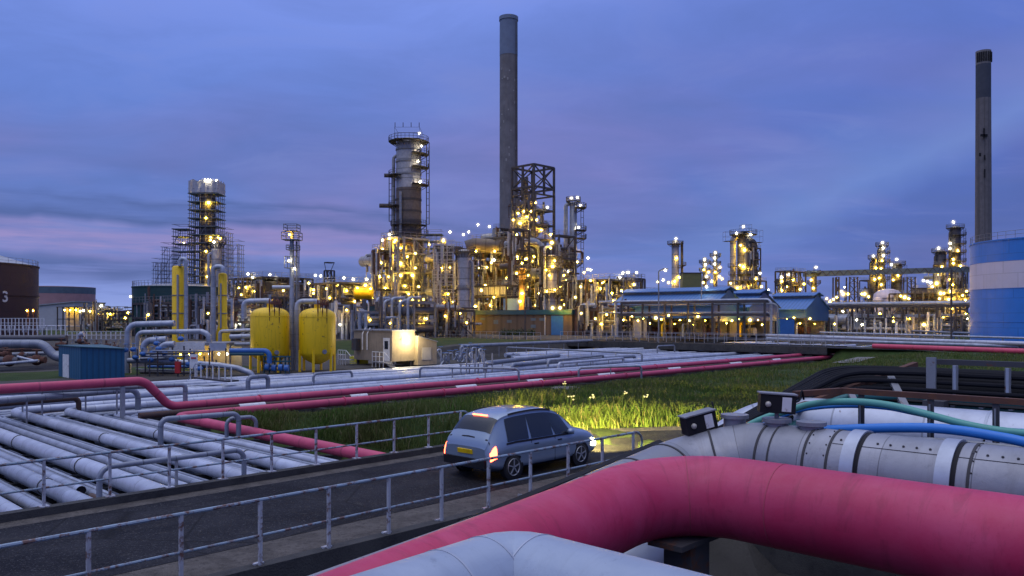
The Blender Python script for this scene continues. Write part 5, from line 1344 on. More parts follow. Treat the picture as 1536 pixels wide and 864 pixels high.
# derrick structure over the furnace
d=214; a0,a1,b0,b1=fr_at(768,831,d,8)
dk=Frame('derrick','tall dark open steel derrick beside the tallest chimney','steel tower',a0,a1,b0,b1,[24,28,32,36],1,1,m_dark,rail=[0,1,2],deck=[0,1,2],post=.55)
zt=zat(252,d); zm=zat(284,d); z3=36
mb=MB(); cs=[(a0,b0),(a1,b0),(a1,b1),(a0,b1)]; oc=[(a0-1,b0-.5),(a1,b0-2),(a1+1,b1),(a0,b1+1)]
for i in range(4):
    j=(i+1)%4; A=lambda k,z:AB(cs[k][0],cs[k][1],z)
    mb.beam(A(i,z3),A(i,zt),.5)
    for z in (zm,zt): mb.beam(A(i,z),A(j,z),.5)
    mb.beam(A(i,zm),A(j,zt),.28); mb.beam(A(j,zm),A(i,zt),.28); mb.beam(A(i,z3),A(j,zm),.28)
mb.beam(AB((a0+a1)/2,b0,z3),AB((a0+a1)/2,b0,zt),.5); mb.beam(AB(a0,(b0+b1)/2,z3),AB(a0,(b0+b1)/2,zt),.5)
mb.beam(AB(a0,b0,zt),AB(a1,b1,zt),.3); mb.build('upper_frame',m_dark,dk.t)
dk.fill(41,[24,28,32],4,1,mats=(m_brown,m_darkp,m_colgrey),nris=4)
for px,w_ in ((787,1.0),(801,.7)): p=W(px,0,d); MB().tube([(p.x,p.y,20),(p.x,p.y,zat(266 if px<790 else 290,d))],w_,14).build('stack_pipe',m_brownst,dk.t)
dk.plamps(warm=[(803,304),(786,317),(796,317),(777,320),(827,364),(826,352),(790,325),(805,330),(770,330),(812,345),(793,345),(775,352),(783,362)],white=[(821,311)],big=[(780,335)])
# orange lit column and silver one
oc_=Col('column','ochre column lit from below in front of the furnace','column',783,182,9.5,402,M_paint('ochre_lagging',(.42,.24,.06),.6,0,1,.4))
oc_.plat(405,-360,0,1.3); oc_.plat(420,-220,40,1.4); oc_.lamps(warm=[(776,385),(790,388),(783,395),(775,410),(792,413)],big=[(783,440),(780,452)])
dm=Col('column','silver column with lamp-hung platforms right of the ochre one','column',828,180,15,382,m_colgrey)
for y in (385,402,440): dm.plat(y,-220,50,1.3)
dm.ladder(470,386,-30); dm.lamps(warm=[(826,372),(832,391),(819,405),(824,413),(832,435),(820,437)],big=[(828,364),(829,400)]); dm.riser(190,470,370,.3,m_silver)
f=Frame('process_structure','steel structure behind the silver column, right of the furnace','process structure',*fr_at(810,860,200,9),[5,9,13,17,21],2,3,m_dark)
f.fill(52,[0,5,9,13],6,1,nris=4); f.plamps(warm=[(846,413),(844,405),(840,430),(852,440),(850,420),(838,445)],white=[(852,408)])
# slim right column
lc=Col('column','slim pale twin column with three side platforms, right of the derrick','column',860,206,11,303,m_silver2)
for y in (302,): lc.plat(y,-360,0,.9)
for y in (312,346,358): lc.plat(y,-80,40,2.4)
lc.plat(395,-200,40,1.5); lc.riser(185,470,306,.5,m_silver2,True,.5); lc.ladder(470,304,-10,1.0)
lc.lamps(warm=[(868,377),(866,393)],white=[(857,297),(866,296),(871,308),(868,341)])
# pipe racks right of it
f=Frame('pipe_rack','dark two-storey pipe rack between the slim twin column and the blue sheds','pipe rack',*fr_at(848,962,185,12),[4.5,8.5,12],2,6,m_dark,rail=[2])
f.fill(61,[0,4.5,8.5],13,2,nris=8); f.plamps(warm=[(863,446),(925,459),(878,476),(882,404),(876,409),(905,423),(918,440),(890,460),(938,449),(950,468),(912,470),(897,445),(932,436),(871,430),(886,421)],white=[(882,387),(886,405),(930,416),(934,410),(935,409),(955,409)],big=[(902,433)])
f.rlamps(3,8,[.5,4.5,8.5])

# ---------------------------------------------------------------- left-centre rack mass
f=Frame('pipe_rack','long dark rack and building block behind the yellow tanks','pipe rack',*fr_at(342,470,205,14),[4.5,9,13.4],2,7,m_dark,rail=[2])
a0,a1,b0,b1=f.a0,f.a1,f.b0,f.b1
MB().abox(a0+1.2,a1-1,b0+1,b1-1,6,12.6).build('cladding',m_dark,f.t)
f.fill(81,[0,4.5,9],12,2,nris=8); f.plamps(warm=[(358,432),(369,431),(381,437),(362,442),(395,452),(410,447),(425,436),(372,455),(350,451)],white=[(379,416),(372,411),(405,412),(414,417)])
f=Frame('pipe_rack','pipe rack with pale vessels between the slim mast and the tallest column','pipe rack',*fr_at(455,575,190,12),[4,8,11.5],2,6,m_dark,rail=[2])
f.fill(91,[0,4,8],13,3,nris=8,mats=(m_silver,m_silver2,m_bright,m_darkp,m_colgrey)); f.plamps(warm=[(463,425),(490,433),(495,447),(508,428),(532,452),(520,436),(560,447),(476,450),(545,465),(470,440),(565,425)],white=[(473,413),(481,414),(516,417),(530,419),(510,486),(550,419)],big=[(548,428)])
f.rlamps(5,8,[.5,4,8])
d=172; dr=thing('yellow_drum',W(543,446,d),'horizontal yellow vessel glowing under lamps, left of the tallest column','vessel')
p0,p1=W(531,439,d),W(560,439,d); MB().tube([p0,p0+(p1-p0)*.08,p0+(p1-p0)*.92,p1],lambda u:1.45 if .2<u<4 else .8,18).build('shell',m_yellow,dr)
for px in (536,554): p=W(px,445,d); MB().beam((p.x,p.y,0),p,.4).build('support',m_dark,dr)
plamps(dr,d-2.3,warm=[(536,432),(556,433)],big=[])
g2=thing('pale_drum',W(538,480,140),'horizontal pale lagged vessel low behind the office','vessel')
p0,p1=W(523,481,140),W(550,481,140); MB().tube([p0,p0+(p1-p0)*.1,p0+(p1-p0)*.9,p1],lambda u:.85 if .2<u<2.9 else .5,16).build('shell',m_warmw,g2)
for px in (528,545): p=W(px,484,140); MB().beam((p.x,p.y,0),p,.3).build('support',m_dark,g2)
bb=thing('teal_building',W(510,490,165),'low teal clad building behind the right yellow tank','building')
a0,a1,b0,b1=fr_at(500,566,168,8); MB().abox(a0,a1,b0,b1,0,zat(459,165)).build('wall',m_tealr,bb); MB().abox(a0-.2,a1+.2,b0-.2,b1+.2,zat(459,165)+.003,zat(457,165)+.1).build('roof',m_dark,bb)
sl=Frame('lattice_tower','small dark lattice tower far beyond the left-hand pipe racks','tower',*fr_at(487,501,300,3),[6,12,18,24,zat(418,300),zat(406,300)],1,1,m_dark,deck=False,rail=[4],post=.5)

# ---------------------------------------------------------------- brown building
b0,b1=104,134; a0=126; zt=5.3
bd=thing('control_building',AB(a0+4,(b0+b1)/2,0),'long brown low building with a teal roof edge in front of the furnace','building')
MB().abox(a0,a0+8,b0,b1,0,zt-1).build('wall',m_brick,bd)
MB().abox(a0-.35,a0+8.3,b0-.3,b1+.3,zt-1+.003,zt).build('roof',m_tealr,bd)
for px,y0,y1 in ((744,480,486),(764,480,484),(800,487,492),(813,477,481),(800,477,481),(724,477,480)):
    b=b_on_a(px,a0); d=AB(a0,b).y; MB().abox(a0-.06,a0-.005,b-.7,b+.7,zat(y1,d),zat(y0,d)).build('window',m_bluegrey,bd)
b=b_on_a(836,a0); MB().abox(a0-.1,a0-.005,b-1.6,b+1.6,.05,4.1).build('door',m_bluebox,bd)
b=b_on_a(818,a0); MB().tube([AB(a0-.12,b,0),AB(a0-.12,b,4.2)],.1,8).build('downpipe',m_white,bd)
plamps(bd,AB(a0-.8,b0).y,big=[(829,462),(840,462)]); plamps(bd,AB(a0-.8,b1).y,big=[(713,460)])
mx=thing('maroon_cabin',AB(a0+4,b0-3,0),'dark maroon block standing at the right end of the brown building','building')
MB().abox(a0+.4,a0+8,b0-6.2,b0-.35,0,zt+.1).build('wall',m_maroon,mx); MB().abox(a0+.2,a0+8.2,b0-6.4,b0-.36,zt+.103,zt+.3).build('roof',m_dark,mx)
MB().abox(a0+.32,a0+.395,b0-4.5,b0-2.6,2.4,2.75).build('notice',m_white,mx)
bx=thing('blue_tank_box',W(772,455,185),'pale blue box tank on the roof line behind the brown building','tank')
MB().box(W(772,459,186),(5.2,3,3.4)).build('case',M_paint('pale_blue',(.22,.36,.62),.5,0,1,.3),bx)
for dx in (-2,2): MB().beam(W(772,459,186)+V((dx,0,-1.7)),V((W(772,459,186).x+dx,186,0)),.3).build('leg',m_dark,bx)
# shrubs and bits before the building
bs_=random.Random(4); m_bush=M_paint('bush_leaf',(.03,.06,.02),.8,0,2,.5)
for i,px in enumerate((756,761,768,777,788,798)):
    c=W(px,502,165); c.z=0; mb=MB(); 
    for j in range(160):
        p=c+V((bs_.gauss(0,.5),bs_.gauss(0,.4),abs(bs_.gauss(.5,.35)))); e=V((bs_.uniform(-1,1),bs_.uniform(-1,1),bs_.uniform(-1,1)))*.16; g_=V((bs_.uniform(-1,1),bs_.uniform(-1,1),bs_.uniform(-1,1)))*.16
        mb.quad([p-e,p+g_,p+e,p-g_])
    t=thing('shrub',c,'small dark shrub along the front of the brown building','shrub','shrubs before the brown building')
    mb.build('leaves',m_bush,t); MB().tube([c,c+V((0,0,.6))],.05,6).build('stem',m_brown,t)

# ---------------------------------------------------------------- blue sheds
def shed(label,a,w_,bn,bf,zr,ze,grp):
    t=thing('blue_shed',AB(a,(bn+bf)/2,0),label,'shed',grp)
    zl=3.6
    # cladding above the open bays (a0 side, gable side), open below with posts
    a0,a1=a-w_,a+w_
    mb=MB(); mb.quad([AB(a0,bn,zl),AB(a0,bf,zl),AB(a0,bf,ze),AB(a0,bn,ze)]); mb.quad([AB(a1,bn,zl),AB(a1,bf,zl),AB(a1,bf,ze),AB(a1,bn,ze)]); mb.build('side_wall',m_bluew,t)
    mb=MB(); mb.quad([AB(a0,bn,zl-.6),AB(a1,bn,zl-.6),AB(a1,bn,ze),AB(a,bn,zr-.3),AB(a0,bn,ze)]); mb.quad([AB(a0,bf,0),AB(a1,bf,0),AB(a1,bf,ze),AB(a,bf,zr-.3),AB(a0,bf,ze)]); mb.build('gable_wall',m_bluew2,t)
    for s in (-1,1):
        e0=(a+s*(w_+.5),ze-.35); e1=(a+s*w_*.30,ze+(zr-ze)*.62); th=.16
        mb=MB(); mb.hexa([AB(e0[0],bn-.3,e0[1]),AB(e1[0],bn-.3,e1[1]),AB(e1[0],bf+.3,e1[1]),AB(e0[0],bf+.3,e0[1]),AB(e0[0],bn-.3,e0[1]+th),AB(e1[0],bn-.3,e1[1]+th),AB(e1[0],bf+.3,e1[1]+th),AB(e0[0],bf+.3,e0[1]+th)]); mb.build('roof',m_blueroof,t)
        mb=MB(); x=a+s*w_*.30; mb.hexa([AB(x-.05,bn,e1[1]-.2),AB(x+.05,bn,e1[1]-.2),AB(x+.05,bf,e1[1]-.2),AB(x-.05,bf,e1[1]-.2),AB(x-.05,bn,zr-.5),AB(x+.05,bn,zr-.5),AB(x+.05,bf,zr-.5),AB(x-.05,bf,zr-.5)]); mb.build('louvre',m_bluegrey,t)
        mb=MB(); r0=(a+s*(w_*.30+.6),zr-.55); r1=(a,zr+.15)
        mb.hexa([AB(r0[0],bn-.4,r0[1]),AB(r1[0],bn-.4,r1[1]),AB(r1[0],bf+.4,r1[1]),AB(r0[0],bf+.4,r0[1]),AB(r0[0],bn-.4,r0[1]+th),AB(r1[0],bn-.4,r1[1]+th),AB(r1[0],bf+.4,r1[1]+th),AB(r0[0],bf+.4,r0[1]+th)]); mb.build('ridge_roof',m_blueroof,t)
    n=max(2,int((bf-bn)/4.5))
    for i in range(n+1):
        b=bn+(bf-bn)*i/n
        for x in (a0,a1): MB().beam(AB(x,b,0),AB(x,b,zl+.1),.4).build('post',m_dark,t)
    # machines inside
    r=random.Random(int(a*3))
    for i in range(n):
        b=bn+(bf-bn)*(i+.5)/n; 
        MB().tube([AB(a-1.5,b-1,1.0),AB(a-1.5,b+1.2,1.0)],.8,14).build('compressor',r.choice((m_warmw,m_colgrey,m_rust)),t)
        MB().tube([AB(a0+.6,b,0),AB(a0+.6,b,2.5),AB(a,b,2.5)],.22,8,fil=.5).build('pipe',r.choice((m_silver,m_yellow,m_brown)),t)
    MB().abox(a1-1.0,a1-.8,bn+.5,bf-.5,0,zl-.2).build('back_wall',m_warmw,t)
    return t
S1_=shed('long blue shed with ridge vent, leftmost of the three blue sheds',136.4,5.6,74.5,97.5,9.25,6.2,'blue compressor sheds')
plamps(S1_,140,warm=[(957,481),(1003,473),(1034,481)],big=[(984,477),(1047,474)])
S2_=shed('middle one of three blue ridge-vent sheds, its gable wall tallest',147,6.2,72.7,81.5,8.95,5.9,'blue compressor sheds')
plamps(S2_,149,warm=[(1098,481)],big=[(1125,480)])
S3_=shed('small blue ridge-vent shed, rightmost of the three blue sheds',165,5.8,69.8,78.4,8.7,5.6,'blue compressor sheds')
plamps(S3_,162,warm=[(1191,477),(1175,480),(1215,478)])
for t_,dd,xs in ((S1_,143,(965,975,992,1012,1020,1041,1058)),(S2_,150,(1082,1090,1108,1117,1137,1143)),(S3_,164,(1180,1200,1208,1222))):
    for i,px in enumerate(xs): lamp(W(px,478+(i*7)%13,dd),t_,True,.11+.05*(i%3))
t=thing('blue_cabinet',W(1178,495,150),'small bright blue cabin below the rightmost blue shed','cabin'); MB().box(W(1178,492,150)+V((0,0,-.1)),(2.7,2,3.6)).build('case',m_bluebox,t); MB().box(W(1178,477.5,150)+V((0,0,-.0)),(2.9,2.2,.12)).build('roof',m_steel,t)
t=thing('grey_cabinet',W(960,497,150),'grey switch cabinet in front of the leftmost blue shed','cabin'); MB().box(W(960,494,150),(2.4,1.6,3.4)).build('case',m_galv,t); MB().box(W(960,479.6,150),(2.6,1.8,.14)).build('roof',m_steel,t)
# silver lines carried in front of the sheds
f=Frame('pipe_bridge','slender pipe bridge with two silver lines in front of the blue sheds','pipe bridge',*(lambda a: (a,a+2.2,b_on_a(1147,a),b_on_a(932,a)))(122),[4.2,6.4],1,6,m_dark,rail=False,deck=False,brace=False,post=.28)
for z,r_ in ((6.7,.22),(4.6,.13)): MB().tube([AB(123,f.b0-.6,0),AB(123,f.b0-.6,z),AB(123,f.b1+6,z)],r_,10,fil=.8).build('pipe',m_silver,f.t)
MB().tube([AB(122.4,f.b0-2,0),AB(122.4,f.b0-2,6.0),AB(122.4,f.b1,6.0)],.13,10,fil=.8).build('pipe',m_silver2,f.t)

# extra steelwork that thickens the skyline
def xf(label,px0,px1,d,da,levels,nb,seed,npipe=6,mats=None,warm=(),white=(),name='process_structure',na=1,post=.35):
    f=Frame(name,label,'process structure',*fr_at(px0,px1,d,da),levels,na,nb,m_dark,post=post); f.fill(seed,[0]+levels[:-1],npipe,1,nris=5,mats=mats,rng=(.10,.3)); f.plamps(warm=warm,white=white); return f
xf('narrow dark frame hung with platforms between chimney foot and ochre column',768,790,196,5,[5,10,15,20,25],1,201)
xf('open dark truss frame right of the silver column, braced to the top',834,858,196,6,[6,12,18,23.5],1,202,4)
xf('dark frame behind the wide silver column, left of the furnace',690,716,200,6,[5,10,15,19.5],2,203,5)
xf('dark frame reaching up from the furnace roof left of the derrick',742,770,222,6,[6,12,18,24,28],1,204,5)
xf('low dark frame tucked behind the tallest column and its scaffolding',632,664,214,6,[5,10,15],2,205,5)
xf('slim frame with stacked platforms at the left foot of the tallest column',566,580,184,4,[5,10,15,19],1,206,4)
xf('low dark frame left of the blue sheds beneath the lamp post',930,968,205,8,[5,9,13.5],3,207,6)
xf('dark frame in front of the far conveyor, left of the dome',1288,1330,318,9,[6,12,18],2,208,5)
xf('tall dark frame around the broad dark far column',1396,1422,316,8,[6,12,18,24],1,209,5)
xf('dark frame at the foot of the tallest right-hand column',1428,1456,318,8,[6,12,18,23],1,210,5)
xf('dark frame behind the far slim pair, left of the big dark column',1046,1092,300,9,[5,10,14],2,211,5)
xf('dark frame stack right of the big dark far column',1122,1140,283,6,[6,12,18,24,28],1,212,3)
xf('low dark frame beyond the rightmost blue shed',1150,1236,250,8,[4,8],4,213,6)
xf('dark frame row behind the yellow tanks, under the skyline lamps',395,470,178,7,[4,8],4,214,7,(m_silver,m_silver2,m_darkp,m_bright))
# ---------------------------------------------------------------- far columns on the right
fc=Col('column','slim grey far column with a single lamp on top, above the long blue shed','column',1013,300,11,360,m_colgrey)
fc.plat(366,-360,0,1.6); fc.plat(398,-60,40,2.6); fc.riser(20,474,362,.5,m_dark,False,1.0); fc.lamps(white=[(1014,358)],warm=[(1015,387),(1019,416),(1012,422),(1003,424)])
f=Frame('pipe_rack','low far pipe rack behind the roof of the long blue shed','pipe rack',*fr_at(965,1062,260,10),[4,8,12],1,6,m_dark,rail=[2]); f.fill(101,[4,8],8,1); f.plamps(white=[(995,420),(1044,422)],warm=[(987,423),(1027,426),(1055,424)])
t=thing('silo_box',W(1036,430,240),'khaki upright bin showing over the long blue shed roof','bin'); MB().box((W(1036,0,240).x,240,zat(425,240)-3),(5.6,4,12)).build('case',M_paint('khaki',(.16,.17,.07),.7,0,1,.3),t); MB().box((W(1036,0,240).x,240,zat(412,240)+.4),(5.9,4.3,.3)).build('lid',m_dark,t)
for px,yt,w_,lab,wh in ((1057,386,6,'lamp-lined far column, shorter of the slim pair left of the big dark column',[(1057,389),(1058,397),(1060,415),(1056,405),(1063,408)]),(1073,376,6,'lamp-lined far column, taller of the slim pair left of the big dark column',[(1073,379),(1072,387),(1072,396),(1073,408),(1080,401),(1079,415),(1068,422),(1083,418)])):
    k_=Col('column',lab,'column',px,320,w_,yt,m_coldark,'slim far column pair')
    for y in (yt+8,yt+20,yt+32): k_.plat(y,-360,0,1.4)
    k_.lamps(white=wh[:3],warm=wh[3:])
bc=Col('twin_column','big dark far column with cluttered platforms, tallest above the blue sheds','column',1115,285,18,348,m_coldark)
bc.plat(352,-360,0,2.6,1.6); bc.plat(374,-100,60,2.6); bc.plat(400,-200,60,3.2); bc.plat(387,-60,50,3); bc.plat(412,-200,60,3)
cage(bc.c.x+.5,bc.c.y-1,zat(348,285),zat(338,285),3.4,bc.t,m_dark); cage(bc.c.x-5,bc.c.y,zat(362,285),zat(348,285),3.6,bc.t,m_dark); cage(bc.c.x+4.5,bc.c.y,zat(364,285),zat(346,285),3.8,bc.t,m_dark)
bc.riser(178,474,356,1.1,m_colgrey,True,.4); bc.riser(0,474,362,1.3,m_coldark,True,.3); bc.riser(-90,440,372,.5,m_silver2,False)
bc.lamps(warm=[(1111,368),(1110,398),(1121,402),(1115,422),(1100,419),(1134,418)],white=[(1115,340),(1105,350),(1126,352),(1133,366),(1135,396)],big=[(1115,400),(1117,375)])
f=Frame('process_structure','dark steel structure at the foot of the big dark far column','process structure',*fr_at(1092,1150,275,10),[4,8,12,16],1,4,m_dark); f.fill(111,[0,4,8,12],7,2); f.plamps(warm=[(1134,418),(1096,425),(1128,428),(1142,430),(1106,432)],white=[(1140,410)])
f=Frame('process_structure','dark structure with a boxy top where the long conveyor starts','process structure',*fr_at(1160,1212,290,12),[5,10,15,zat(408,290)],2,3,m_dark); f.fill(121,[0,5,10,15],8,2,mats=(m_darkp,m_brown,m_silver2)); f.plamps(warm=[(1173,422),(1173,436),(1180,430),(1200,434),(1190,420),(1206,426)],white=[(1173,416),(1183,412)])
k_=Col('column','small far column with a top lamp beside the start of the conveyor','column',1221,300,8,408,m_coldark); k_.plat(410,-360,0,1.4); k_.plat(425,-360,0,1.4); k_.lamps(white=[(1224,401)],warm=[(1220,432),(1217,420)])
MB().beam((k_.c.x,k_.c.y,k_.H),(k_.c.x,k_.c.y,k_.H+2),.2).build('mast',m_dark,k_.t)
# conveyor bridge
d=300; cv=thing('conveyor_bridge',W(1330,410,d),'long covered conveyor bridge on trestles between far columns','conveyor')
p0,p1=W(1206,411,d),W(1460,404,d); MB().beam(p0,p1,2.6,2.0).build('gallery',m_bluegrey,cv)
mb=MB(); n=40
for i in range(n):
    a_=p0.lerp(p1,i/n)+V((0,-1.35,-.95)); b_=p0.lerp(p1,(i+1)/n)+V((0,-1.35,.95)); mb.beam(a_,b_,.16) if i%2 else mb.beam(a_+V((0,0,1.9)),b_-V((0,0,1.9)),.16)
mb.build('lattice',m_dark,cv)
for px,w_ in ((1254,4),(1278,12),(1364,12),(1443,5)):
    q0=W(px,412,d); h=q0.z-1.0; mb=MB(); hw=w_/2/F*d*1.2
    for s in (-1,1):
        for yy in (-1.5,1.5): mb.beam((q0.x+s*hw,d+yy,0),(q0.x+s*hw*.8,d+yy,h),.42)
    z=0
    while z<h-2:
        z2=min(z+4,h); mb.beam((q0.x-hw,d-1.5,z),(q0.x+hw,d-1.5,z2),.22); mb.beam((q0.x+hw,d-1.5,z),(q0.x-hw,d-1.5,z2),.22); mb.beam((q0.x-hw,d-1.5,z2),(q0.x+hw,d-1.5,z2),.22); z+=4
    mb.build('trestle',m_dark,cv)
# right-hand unit
d=310
specs=[(1323,8,366,'slim far column, tallest of the lamp-strung pair left of the white dome',[(1324,364),(1325,372),(1325,383)],[(1323,391),(1322,403),(1319,417),(1322,427)]),
       (1311,7,385,'shorter far column close against the lamp-strung slim one',[(1310,384)],[(1317,391),(1314,402),(1312,419),(1310,407)]),
       (1346,13,394,'stubby far column right of the lamp-strung pair',[(1345,389),(1337,397)],[(1347,413),(1340,420)]),
       (1411,15,375,'broad dark far column left of the tallest right-hand column',[(1408,372)],[(1408,412),(1405,426),(1413,400)]),
       (1433,15,339,'tallest dark column of the right-hand unit, beside the blue and white tank',[(1430,333),(1425,365),(1425,373)],[(1437,376),(1430,389),(1430,395),(1441,399),(1436,417),(1424,419),(1429,427)])]
for i,(px,w_,yt,lab,wh,wm) in enumerate(specs):
    k_=Col('column',lab,'column',px,d+i*3,w_,yt,m_coldark,'far right-hand columns')
    k_.plat(yt+3,-360,0,1.3,1.4)
    y=yt+14
    while y<430: k_.plat(y,-90 if i%2 else -150,50,1.9); y+=13
    k_.ladder(474,yt+4,-20,1.0); k_.riser(195,474,yt+8,.45,m_dark,True,.3)
    k_.lamps(white=wh,warm=wm)
dm=thing('dome_vessel',W(1330,455,300),'white domed vessel with a hazy rim in the right-hand unit','vessel'); c=W(1332,474,300); c.z=0
MB().lathe([(5.2,0),(5.2,zat(447,300)),(4.9,zat(441,300)),(3.5,zat(436,300)),(1.6,zat(433.5,300)),(.001,zat(433,300))],c,32).build('shell',m_tankwht,dm); MB().lathe([(5.22,zat(448,300)),(5.5,zat(447.6,300)),(5.5,zat(447,300)),(5.22,zat(446.8,300))],c,32).build('ring',m_steel,dm)
dm2=thing('dome_vessel',W(1316,460,295),'small white domed vessel just left of the bigger dome','vessel'); c=W(1317,474,295); c.z=0
MB().lathe([(1.8,0),(1.8,zat(450,295)),(1.4,zat(446.5,295)),(.001,zat(445,295))],c,24).build('shell',m_tankwht,dm2); MB().lathe([(1.81,zat(452,295)),(2,zat(451.6,295)),(2,zat(451,295)),(1.81,zat(450.6,295))],c,24).build('ring',m_steel,dm2)
f=Frame('boiler_house','grey windowless block with pipe frames, left of the broad dark far column','building',*fr_at(1366,1403,305,8),[6,12,zat(433,305)],1,2,m_dark,brace=False); MB().abox(f.a0+.4,f.a1,f.b0+.4,f.b1,0,zat(434,305)).build('cladding',M_corr('grey_cladding',(.11,.11,.13),1.2,(1,0)),f.t); f.plamps(white=[(1396,424),(1385,421),(1391,422)],warm=[(1368,463),(1399,430)],big=[(1405,425)])
f=Frame('process_structure','low lamp-lit steel maze under the conveyor, left of the white dome','process structure',*fr_at(1236,1312,285,10),[4,8],1,5,m_dark); f.fill(131,[0,4],12,2,mats=(m_silver,m_silver2,m_darkp,m_bright)); f.plamps(warm=[(1250,449),(1255,446),(1303,445),(1293,441),(1272,441),(1262,437),(1245,452),(1240,448)],white=[(1285,480)],big=[(1265,441),(1297,441)])
f=Frame('process_structure','lamp-lit steel maze right of the white dome','process structure',*fr_at(1345,1455,285,10),[4,8,12],1,6,m_dark); f.fill(141,[0,4,8],12,2); f.plamps(warm=[(1351,444),(1363,448),(1428,463),(1450,437),(1444,443),(1423,449),(1409,448),(1440,462),(1448,450),(1416,440)],big=[(1357,446),(1411,440),(1426,437)])
f=Frame('pipe_rack','long low pipe rack with a silver top line, between blue sheds and blue tank','pipe rack',*(lambda a: (a,a+3,b_on_a(1462,a),b_on_a(1232,a)))(175),[3.5,6.0],1,9,m_dark,rail=False,brace=False,deck=False,post=.35)
for k_,(z,r_) in enumerate(((6.6,.4),(6.5,.28),(4.1,.25),(4.0,.2))): MB().tube([AB(175.3+k_*.7,f.b0-2,z),AB(175.3+k_*.7,f.b1+4,z)],r_,8).build('pipe',m_silver,f.t)
f.fill(151,[0,1.5],16,3,nris=14,mats=(m_white,m_silver,m_bright,m_warmw,m_darkp),hmax=2.5); f.rlamps(7,12,[.5,1.5],.4,1.0)
f.plamps(white=[(1264,467),(1285,480),(1293,487)],warm=[(1252,486),(1340,482),(1320,470)],big=[(1386,487)])
# ------------------------------------------------------------------ storage tanks
def tank(px,d,r,zt,label,mat,roof=1.2,name='storage_tank',n=96,rail=True,z0=0):
    c=W(px,474,d); c.z=z0; t=thing(name,c,label,'tank')
    sh=MB().lathe([(r,0),(r,zt-z0)],c,n).build('shell',mat,t)
    MB().lathe([(r+.03,zt-z0+.01),(r*.5,zt-z0+roof*.7),(.001,zt-z0+roof)],c,n).build('roof',m_steel if roof<2 else m_galv,t)
    MB().lathe([(r+.005,zt-z0-.22),(r+.12,zt-z0-.2),(r+.12,zt-z0+.0),(r+.005,zt-z0+.02)],c,n).build('rim',mat,t)
    if rail:
        mb=MB(); k=60; pr=None
        for i in range(k+1):
            q=2*pi*i/k; p=c+V(((r-.1)*cos(q),(r-.1)*sin(q),zt-z0)); mb.beam(p,p+V((0,0,1.1)),.05)
            if pr:
                for h in (.55,1.1): mb.beam(pr+V((0,0,h)),p+V((0,0,h)),.045)
            pr=p
        mb.build('railing',m_steel,t)
    return t,c
t,c=tank(1612,123,14,zat(362,123),'huge blue storage tank with a broad white band','m' and m_bluetank,.8)
R_=14.02; 
MB().lathe([(14.01,0),(R_,zat(434,123)),(R_,zat(394,123)),(14.01,zat(394,123))][1:3],c,96).build('white_band',m_tankwht,t)
for z in (3.1,zat(434,123),zat(394,123)): MB().lathe([(14.02,z-.05),(14.05,z-.03),(14.05,z+.03),(14.02,z+.05)],c,96).build('weld_seam',m_bluetank,t)
# maroon tank with number
t,c=tank(-109,150,18,zat(397,150),'big dark maroon storage tank with a pale number 3','x' and m_tankbrn,4.2)
for y,w_ in ((443,.12),(397,.1)): 
    z=zat(y,150); MB().lathe([(18.01,z-w_),(18.16,z-w_),(18.16,z+w_),(18.01,z+w_)],c,96).build('stiffener',m_tankbrn,t)
cu=bpy.data.curves.new('number','FONT'); cu.body='3'; cu.size=2.75; cu.offset=.055; cu.align_x='CENTER'
o=bpy.data.objects.new('number_src',cu); COL.objects.link(o); bpy.context.view_layer.update(); dg=bpy.context.evaluated_depsgraph_get(); me=bpy.data.meshes.new_from_object(o.evaluated_get(dg)); bpy.data.objects.remove(o)
bpy.context.view_layer.update()
th=min((abs(768+F*(c.x+18*cos(q_))/(c.y+18*sin(q_))-7.5),q_) for q_ in [radians(-90+i*.25) for i in range(340)])[1]
import bmesh
bm=bmesh.new(); bm.from_mesh(me)
bmesh.ops.triangulate(bm,faces=bm.faces[:]); bmesh.ops.subdivide_edges(bm,edges=[e for e in bm.edges if e.calc_length()>.3],cuts=2)
for v in bm.verts:
    q=th+v.co.x/18.06; z=v.co.y; v.co=(18.07*cos(q),18.07*sin(q),zat(452.5,c.y+18*sin(th))+z)
bm.to_mesh(me); bm.free(); me.name='number'; me.materials.clear(); me.materials.append(m_white)
o=bpy.data.objects.new('number',me); COL.objects.link(o); put(o,c,t); o['label']='pale painted number 3'
# green-teal tank and the far pale tanks
t,c=tank(270,165,9,zat(431,165),'dark green-teal storage tank behind the left yellow column',m_tankteal,.8)
t,c=tank(84,330,14.5,zat(431,330),'far low tank with a dark upper band and pale red side','z' and m_tankpink,.6,rail=False)
MB().lathe([(14.55,zat(441,330)),(14.6,zat(431,330))],c,64).build('dark_band',m_bluegrey,t)
wb=thing('white_building',W(86,490,240),'white low building with sloping roof right of the maroon tank','building')
p=[W(52,490,240),W(112,490,240)]; x0,x1=p[0].x,p[1].x; za,zb=zat(459,240),zat(453,240)
mb=MB(); mb.hexa([(x0,240,0),(x1,240,0),(x1,252,0),(x0,252,0),(x0,240,za),(x1,240,zb),(x1,252,zb),(x0,252,za)]); mb.build('wall',M_paint('white_render',(.42,.44,.48),.7,0,.4,.3),wb)
mb=MB(); mb.hexa([(x0-.3,239.6,za),(x1+.3,239.6,zb),(x1+.3,252.4,zb),(x0-.3,252.4,za),(x0-.3,239.6,za+.3),(x1+.3,239.6,zb+.3),(x1+.3,252.4,zb+.3),(x0-.3,252.4,za+.3)]); mb.build('roof',m_galv,wb)
gs=thing('blue_building',W(125,480,260),'small blue-grey building beyond the white low one','building'); q=W(125,480,260); MB().box((q.x,q.y,zat(455,260)/2),(10,8,zat(455,260))).build('wall',m_bluegrey,gs); MB().box((q.x,q.y,zat(455,260)+.15),(10.4,8.4,.3)).build('roof',m_dark,gs)
